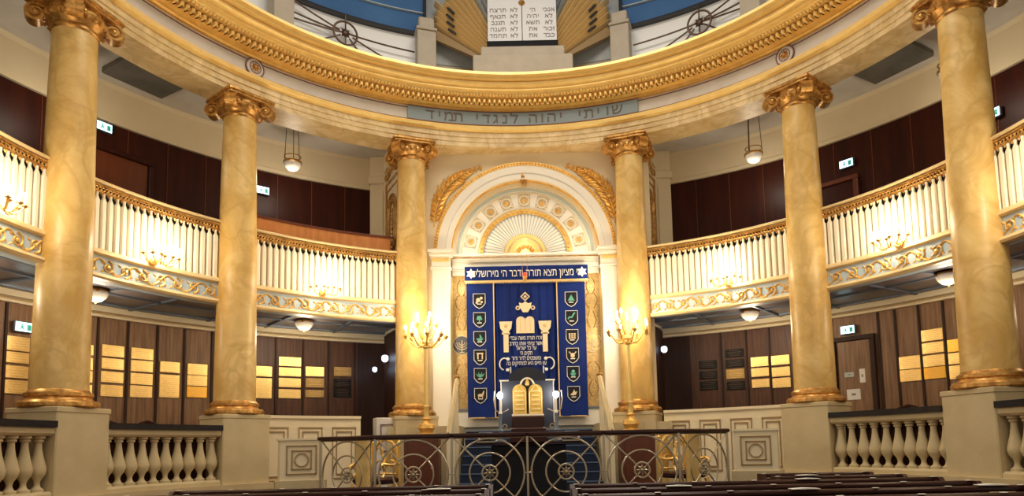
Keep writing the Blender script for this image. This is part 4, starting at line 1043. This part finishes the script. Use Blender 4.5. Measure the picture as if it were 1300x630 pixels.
# golden rays
for s, nm in ((-1, 'left'), (1, 'right')):
    g = thing('sunburst_rays', 'fan of gilded wooden rays on the %s side of the white tablets' % nm, 'sunburst', (TM, 13.32, 7.42), 'golden ray fans')
    def ray(mb, a, r0, r1, k=1.0):
        d = Vector((s*math.cos(R(a)), 0, math.sin(R(a)))); q = Vector((-d.z, 0, d.x)); w0, w1 = r0*.026*k, r1*.026*k
        b0_, b1_ = d*r0, d*r1; up_ = Vector((0, -.05, 0)); bk = Vector((0, .05, 0))
        mb.add([b0_-q*w0, b0_+q*w0, b1_+q*w1, b1_-q*w1, b0_+up_, b1_+up_*2, b0_-q*w0+bk, b0_+q*w0+bk, b1_+q*w1+bk, b1_-q*w1+bk],
               [(0, 4, 5, 3), (4, 1, 2, 5), (6, 9, 8, 7), (0, 3, 9, 6), (1, 7, 8, 2), (0, 6, 7, 1, 4), (3, 5, 2, 8, 9)])
    for k in range(9):
        part('ray', 'gilt_cream', g, lambda mb: ray(mb, 35.5+3.1*k, .86, min(2.5 if k % 2 else 2.35, 1.80/math.cos(R(35.5+3.1*k)))))
    for k in range(6):
        part('silver_ray', 'sky_mural', g, lambda mb: ray(mb, 63.5+3.1*k, 1.0, 2.2))
    def slots(mb):
        for a, rr_ in ((37, 1.80), (40.2, 1.92), (43.3, 2.03), (46.4, 2.12)):
            d = Vector((s*math.cos(R(a)), 0, math.sin(R(a)))); p = d*rr_
            mb.box(0, 0, 0, .20, .03, .035, m=T(p.x, -.085, p.z) @ RY(-a*s))
    part('dark_slots', 'black_lacquer', g, slots)
    def under(mb):
        d = Vector((s*math.cos(R(33.4)), 0, math.sin(R(33.4)))); q = Vector((-d.z*s, 0, d.x*s))
        mb.prism([((d*.84).x, (d*.84).z), ((d*2.1).x, (d*2.1).z), ((d*2.1-q*.20).x, (d*2.1-q*.20).z), ((d*.84-q*.04).x, (d*.84-q*.04).z)], -.03, .05)
    part('under_strip', 'gilt_brown', g, under)

# ------------------------------------------------------------------ plaques
PL = [('L', 0, -70.56, -68.06, [(1.61, 1.83), (1.42, 1.59), (1.19, 1.38), (.95, 1.16)], 'left of the outermost left column'),
 ('L', 1, -63.6, -61.11, [(1.67, 1.84), (1.42, 1.62), (1.21, 1.40), (.98, 1.17)], 'just right of the outermost left column'),
 ('L', 2, -60.30, -57.54, [(1.68, 1.88), (1.46, 1.65), (1.23, 1.42), (.99, 1.19)], 'second stack right of the outermost left column'),
 ('L', 3, -56.88, -54.02, [(1.68, 1.88), (1.46, 1.66), (1.23, 1.43), (1.00, 1.21)], 'third stack right of the outermost left column'),
 ('L', 4, -53.34, -50.68, [(1.48, 1.68), (1.02, 1.44)], 'stack of two between the left columns'),
 ('L', 5, -49.87, -47.12, [(1.47, 1.68), (1.26, 1.46), (1.04, 1.25)], 'just left of the second left column'),
 ('L', 6, -41.09, -38.36, [(1.51, 1.72), (1.07, 1.48)], 'just right of the second left column'),
 ('L', 7, -37.59, -34.23, [(1.75, 1.94), (1.54, 1.72), (1.31, 1.50), (1.08, 1.27)], 'stack of four right of second left column'),
 ('L', 8, -33.77, -30.91, [(1.56, 1.76), (1.32, 1.52), (1.11, 1.27)], 'third stack right of second left column'),
 ('L', 9, -29.64, -26.84, [(1.58, 1.78), (1.34, 1.52), (1.13, 1.32)], 'stack nearest the left passage'),
 ('R', 1, 27.18, 29.97, [(1.58, 1.75), (1.36, 1.53), (1.12, 1.31)], 'stack nearest the ark on the right'),
 ('R', 2, 31.12, 33.97, [(1.78, 1.95), (1.57, 1.73), (1.32, 1.53), (1.09, 1.27)], 'mostly dark stack of four right of ark'),
 ('R', 3, 34.76, 37.44, [(1.54, 1.74), (1.33, 1.51), (1.10, 1.28)], 'second stack left of the second right column'),
 ('R', 4, 37.66, 40.39, [(1.54, 1.73), (1.30, 1.49), (1.07, 1.27)], 'just left of the second right column'),
 ('R', 6, 54.40, 57.14, [(1.22, 1.45), (1.00, 1.21)], 'stack of two right of the oak door'),
 ('R', 7, 57.3, 60.0, [(1.67, 1.87), (1.45, 1.64), (1.22, 1.42), (1.01, 1.21)], 'stack of four left of outermost right column'),
 ('R', 8, 60.25, 62.6, [(1.43, 1.64), (1.22, 1.41), (.97, 1.20)], 'partly behind the outermost right column')]
ords = {2: ['upper', 'lower'], 3: ['top', 'middle', 'bottom'], 4: ['top', 'second from top', 'third from top', 'bottom']}
for sd, ci, ta, tb_, rows, where in PL:
    for i, (z0, z1) in enumerate(rows):
        m_ = 'brass_plaque'; look = 'polished brass memorial plaque'
        if (sd, ci) in (('L', 9), ('R', 1)) or (sd, ci) == ('R', 2): m_ = 'dark_plaque'; look = 'dark memorial plaque'
        if (sd, ci, i) in (('R', 2, 2), ('L', 9, 0), ('L', 8, 1), ('L', 8, 2)): m_ = 'dull_plaque'; look = 'dull gold memorial plaque'
        if (sd, ci, i) in (('L', 5, 2), ('R', 7, 3), ('R', 8, 0)): m_ = 'amber_plaque'; look = 'amber gold memorial plaque'
        tm = (ta+tb_)/2; wdt = R(tb_-ta)*(A+WD)*.93
        g = thing('memorial_plaque', '%s, %s, %s' % (look.replace('memorial ', ''), ords[len(rows)][i], where), 'plaque', rframe(tm, WD-.02, (z0+z1)/2), 'memorial plaques')
        part('plate', m_, g, lambda mb: mb.box(0, 0, 0, wdt, .02, z1-z0, bev=.004))
        def eng(mb):
            n = max(3, int((z1-z0)/.038))
            for k in range(n): mb.box(0, -.011, (z1-z0)*(.5-(k+.7)/(n+.4)), wdt*(.75-.2*((k*7+ci+i) % 3)/2), .002, .008)
        part('engraved_lines', 'brass_dim' if m_ != 'dark_plaque' else 'bronze', g, eng)

# ------------------------------------------------------------------ doors
def door(name, t, z0, z1, w_, m1, m2, s=1):
    g = bpy.data.objects.new(name, None); COL.objects.link(g); g.matrix_basis = rframe(t, WD-.03, z0); g['kind'] = 'structure'
    h = z1-z0
    part('door_frame', m2, g, lambda mb: (mb.box(-w_/2-.05, 0, h/2, .09, .12, h, bev=.01), mb.box(w_/2+.05, 0, h/2, .09, .12, h, bev=.01), mb.box(0, 0, h+.04, w_+.2, .12, .09, bev=.01)))
    part('door_leaf', m1, g, lambda mb: mb.box(0, .02, h/2, w_, .05, h))
    part('door_handle', 'antique_gold', g, lambda mb: mb.box(-w_*.42, -.03, 1.0, .12, .04, .02))
    return g
d1 = door('door_1', 48.9, AZ, 1.86, .62, 'oak_panel', 'oak_dark')
for lab, x, z, w_, h_, m_ in (('pale green door sign on the oak door right of the second right column', -.10, 1.72, .17, .09, 'pale_green'),
                          ('upper white notice on the oak door', .14, 1.68, .10, .26, 'paper'), ('lower white notice with a dark mark on the oak door', -.04, 1.34, .25, .20, 'paper')):
    g = thing('door_notice', lab, 'notice', rframe(48.9, WD-.03, AZ) @ T(x, -.008, z+.0), 'door notices')
    part('sheet', m_, g, lambda mb: mb.box(0, 0, 0, w_, .006, h_))
    part('print', 'letter_dark', g, lambda mb: mb.box(0, -.004, 0, w_*.3, .002, h_*.2))
door('door_2', -59.0, 2.62, 5.25, 1.0, 'mahogany_red', 'mahogany')
door('door_3', 47.6, 2.62, 4.95, .8, 'mahogany', 'mahogany_red')
# exit signs
ex0 = None
for t, z, d, lab in ((-69.1, 1.98, WD-.06, 'lit exit sign under the gallery left of the outermost left column'), (48.5, 2.07, WD-.06, 'lit exit sign over the oak door right of the second right column'),
                     (-61.2, 5.66, WD-.06, 'lit exit sign high in the left gallery beside the outermost left column'), (-40.3, 5.36, WD-.06, 'lit exit sign in the left gallery beside the second left column'),
                     (49.8, 5.28, WD-.06, 'lit exit sign in the right gallery over a dark door'), (67.7, 5.16, WD-.06, 'lit exit sign in the right gallery beside the outermost right column')):
    m_ = rframe(t, d, z)
    if ex0 is None:
        ex0 = thing('exit_sign', lab, 'exit sign', m_, 'exit signs')
        part('housing', 'grey_metal', ex0, lambda mb: mb.box(0, .0, 0, .28, .06, .17, bev=.01))
        part('lit_face', 'exit_face', ex0, lambda mb: mb.box(0, -.032, 0, .25, .01, .14))
        part('pictogram', 'exit_mark', ex0, lambda mb: (mb.box(.07, -.039, -.005, .06, .004, .09), mb.ball((-.035, -.039, .03), .014, n=6, sy=.2), mb.prism([(-.05, .015), (-.02, .015), (-.015, -.02), (.0, -.045), (-.02, -.045), (-.035, -.02), (-.06, -.045), (-.075, -.04), (-.05, -.01)], -.041, -.037)))
    else: dup(ex0, m_, lab)
# cold white lamps beside the ark
for x, y, z, sz, lab in ((-2.93, 14.25, 1.90, .07, 'larger bluish white wall lamp in the dark corner left of the ark'), (-3.2, 14.50, 1.70, .05, 'small square bluish wall lamp in the dark corner left of the ark'), (2.96, 14.25, 1.97, .065, 'bluish white wall lamp in the dark corner right of the ark')):
    g = thing('corner_wall_lamp', lab, 'wall lamp', (x, y, z), 'corner wall lamps')
    part('glass', 'cold_lamp', g, lambda mb: mb.lathe([(sz*.5, -sz), (sz, -sz*.5), (sz, sz*.6), (sz*.6, sz)], 8))
    part('holder', 'bronze', g, lambda mb: (mb.box(0, .04, -sz*1.2, sz*.8, .1, sz*.4), mb.box(0, .16, -sz*1.2, sz*.5, .24, .03)))
    point('corner_lamp_light', (x, y-.15, z), 1.5, (.6, .78, 1), .05)

g = thing('glass_wall_sconce', 'lit glass wall sconce at the right edge under the gallery', 'wall lamp', rframe(77.0, WD, 1.55))
part('back_plate', 'brass_dim', g, lambda mb: mb.box(0, -.02, 0, .10, .04, .5, bev=.01))
part('arm', 'brass_dim', g, lambda mb: mb.tube([(0, -.03, -.1), (0, -.12, -.14), (0, -.18, -.04), (0, -.18, .02)], .012, 6))
part('candle', 'candle', g, lambda mb: mb.lathe([(.03, .0), (.03, .02), (.014, .03), (.014, .14)], 10, m=T(0, -.18, .02)))
part('bulb', 'bulb', g, lambda mb: mb.ball((0, -.18, .20), .032, n=10, sz=1.4))
point('sconce_light', tuple(rframe(77.0, WD, 1.55) @ Vector((0, -.3, .25))), 6)

# ------------------------------------------------------------------ globe lamps
def ceiling_globe(label, t, d, z):
    g = thing('ceiling_lamp', label, 'ceiling lamp', rframe(t, d, z), 'under gallery ceiling lamps')
    part('ceiling_rose', 'antique_gold', g, lambda mb: mb.lathe([(.10, .0), (.16, -.02), (.17, -.05), (.1, -.06)], 20))
    part('glass_bowl', 'globe_glass', g, lambda mb: mb.lathe([(.16, -.05), (.17, -.08), (.14, -.14), (.08, -.19), (.02, -.205), (.001, -.205)], 20))
    part('finial', 'antique_gold', g, lambda mb: (mb.ball((0, 0, -.215), .018, n=6), [mb.ball((.17*math.cos(a), .17*math.sin(a), -.06), .022, n=6) for a in (0, 2.1, 4.2)]))
    p = rp(t, d, z-.33); point('ceiling_lamp_light', p, 30, (1, .84, .62), .12); return g
ceiling_globe('round glass ceiling lamp under the left gallery next to the ark column', -37, .9, 2.50)
ceiling_globe('round glass ceiling lamp under the right gallery next to the ark column', 38.2, .9, 2.50)
ceiling_globe('round glass ceiling lamp under the left gallery right of the outermost left column', -67.2, .9, 2.50)
ceiling_globe('round glass ceiling lamp under the left gallery at the left edge of the hall', -84, .9, 2.50)
ceiling_globe('round glass ceiling lamp under the right gallery left of the outermost right column', 67.0, .9, 2.50)
def pendant(label, t, z):
    g = thing('pendant_lamp', label, 'pendant lamp', rframe(t, 1.3, z), 'gallery pendant lamps')
    part('glass_bowl', 'globe_glass', g, lambda mb: mb.lathe([(.15, .02), (.165, 0), (.15, -.06), (.10, -.12), (.03, -.15), (.001, -.15)], 20))
    part('ring', 'antique_gold', g, lambda mb: mb.lathe([(.165, 0), (.18, .01), (.18, .04), (.165, .05)], 20, cap=False))
    part('upper_ring', 'antique_gold', g, lambda mb: mb.arc([(.15, 0), (.165, 0), (.165, .012), (.15, .012)], 0, 360, 20, m=T(0, 0, .14) @ RX(90)))
    for k in range(3):
        a = 2*PI*k/3+.3; part('rod', 'bronze', g, lambda mb: mb.tube([(.165*math.cos(a), .165*math.sin(a), .03), (.13*math.cos(a), .13*math.sin(a), 6.5-z)], .007, 5))
    point('pendant_light', rp(t, 1.3, z-.35), 19, (1, .88, .70), .12)
pendant('glass bowl pendant on rods in the left gallery nearest the ark', -38, 5.72)
pendant('glass bowl pendant on rods in the right gallery nearest the ark', 39, 5.66)
pendant('glass bowl pendant in the right gallery beside the outermost right column', 67.2, 5.74)
pendant('glass bowl pendant in the left gallery mostly behind the outermost left column', -68.0, 5.74)

# ------------------------------------------------------------------ chairs behind the balustrades
def aisle_bench(label, t0, t1):
    g = thing('aisle_bench', label, 'bench', rframe((t0+t1)/2, .1, AZ), 'dark benches behind the balustrades')
    for nm_, pr in (('backrest', [(-.02, AZ+.1), (-.02, .26), (.02, .26), (.02, AZ+.1)]), ('seat', [(.02, AZ+.40), (.02, AZ+.45), (.42, AZ+.45), (.42, AZ+.40)]), ('foot', [(.0, AZ), (.0, AZ+.1), (.3, AZ+.1), (.3, AZ)])):
        mb = MB(); mb.ring(pr, t0, t1, 12); obj(nm_, mb, 'mahogany', g, world=True)
aisle_bench('dark bench behind the stone balustrade at the left edge', -97, -82.6)
aisle_bench('dark bench behind the stone balustrade between the two left columns', -73.6, -56)
aisle_bench('dark bench behind the stone balustrade between the two right columns', 56, 73.6)
aisle_bench('dark bench behind the stone balustrade at the right edge', 82.6, 97)
def aisle_chair(label, t, d, rz):
    g = thing('aisle_chair', label, 'chair', rframe(t, d, AZ) @ RZ(rz), 'dark chairs behind the balustrades')
    part('seat', 'pew_wood', g, lambda mb: mb.box(0, 0, .44, .42, .42, .04, bev=.01))
    part('backrest', 'pew_wood', g, lambda mb: mb.tube([(-.2, .2, .45), (-.21, .22, .9), (-.15, .23, .99), (0, .24, 1.03), (.15, .23, .99), (.21, .22, .9), (.2, .2, .45)], .02, 6))
    part('splat', 'pew_wood', g, lambda mb: mb.box(0, .22, .73, .12, .015, .56))
    for i in (-1, 1):
        for j in (-1, 1): part('leg', 'pew_wood', g, lambda mb: mb.box(i*.18, j*.18, .21, .035, .035, .42))
aisle_chair('dark bentwood chair behind the left balustrade, nearest the outermost left column', -70.6, .85, 10)
aisle_chair('dark bentwood chair behind the middle of the left balustrade', -64.5, .85, -5)
aisle_chair('dark bentwood chair behind the left balustrade, nearest the second left column', -58.6, .85, 8)
aisle_chair('dark bentwood chair behind the right balustrade, nearest the second right column', 59.5, .85, 0)
aisle_chair('dark bentwood chair behind the right balustrade, nearest the outermost right column', 68.8, .85, -6)

# ------------------------------------------------------------------ pews
def pew(label, x0, x1, y, plates, group):
    L_ = x1-x0; xm = (x0+x1)/2; g = thing('wooden_pew', label, 'pew', (xm, y, FZ), group)
    part('backrest', 'pew_wood', g, lambda mb: mb.box(0, 0, .66, L_-.06, .04, .52))
    part('top_rail', 'pew_wood', g, lambda mb: mb.box(0, 0, .955, L_, .075, .05, bev=.015))
    part('book_ledge', 'pew_wood', g, lambda mb: (mb.box(0, -.14, .86, L_-.06, .24, .03, bev=.008), mb.box(0, -.255, .875, L_-.06, .02, .04)))
    part('seat', 'pew_wood', g, lambda mb: mb.box(0, .24, .44, L_-.06, .40, .05, bev=.01))
    for sg in (-1, 1):
        part('end_panel', 'pew_wood', g, lambda mb: mb.prism([(-.22, 0), (.45, 0), (.45, .48), (.1, .55), (.06, .98), (-.10, .98), (-.24, .84)], -.025, .025, m=T(sg*(L_/2-.02), 0, 0) @ RZ(90)))
    for k in range(plates):
        x = -L_/2+.06+(L_-.12)*k/(plates-1)
        part('number_plate', 'plate_white', g, lambda mb: mb.box(x, -.02, .983, .05, .035, .006, bev=.002))
    return g
ordn = ['farthest', 'second farthest', 'third farthest', 'fourth farthest', 'fifth farthest', 'nearest']
ly = [7.7, 6.95, 6.2, 5.45]
for i, y in enumerate(ly):
    pew('dark lacquered pew left of the middle aisle, %s row of the left block' % (ordn[i] if i < 3 else 'nearest'), -3.95 if i == 0 else -4.1, -.39, y, 7, 'left pews')
ry = [8.9, 8.15, 7.4, 6.65, 5.9, 5.15]
for i, y in enumerate(ry):
    x0 = (3.0, 1.1, .45, .42, .42, .42)[i]
    x1 = (4.42, 4.43, 4.4, 4.3, 4.26, 4.2)[i]
    if i == 1: x0 = 2.9
    pew('dark lacquered pew right of the middle aisle, %s row of the right block' % ordn[i], x0, x1, y, 7 if x0 < 1 else 3, 'right pews')
k = 0
for i, (x, y, lab) in enumerate(((1.45, 6.65, 'white prayer sheet lying on the right pew ledge nearest the middle aisle, fourth row'), (3.0, 7.4, 'white prayer sheet on the ledge of the third right pew'), (2.35, 5.9, 'white prayer sheet on the ledge of the fifth right pew'),
        (3.95, 5.9, 'white prayer sheet at the outer end of the fifth right pew'), (3.3, 8.15, 'white prayer sheet on the ledge of the second farthest right pew'), (-.9, 6.95, 'white prayer sheet near the aisle end of the second left pew'), (-2.6, 6.2, 'white prayer sheet on the ledge of the third left pew'))):
    g = thing('prayer_sheet', lab, 'paper', T(x, y-.02, FZ+.991) @ RZ(4*((i % 3)-1)), 'prayer sheets on the pews')
    part('paper', 'paper', g, lambda mb: mb.add([(-.12, -.05, .001), (0, -.05, .006), (.12, -.05, 0), (-.12, .05, 0), (0, .05, .006), (.12, .05, 0), (-.12, -.05, -.004), (.12, -.05, -.004), (-.12, .05, -.004), (.12, .05, -.004)], [(0, 1, 4, 3), (1, 2, 5, 4), (6, 8, 9, 7), (0, 6, 7, 2, 1), (3, 4, 5, 9, 8), (0, 3, 8, 6), (2, 7, 9, 5)]))
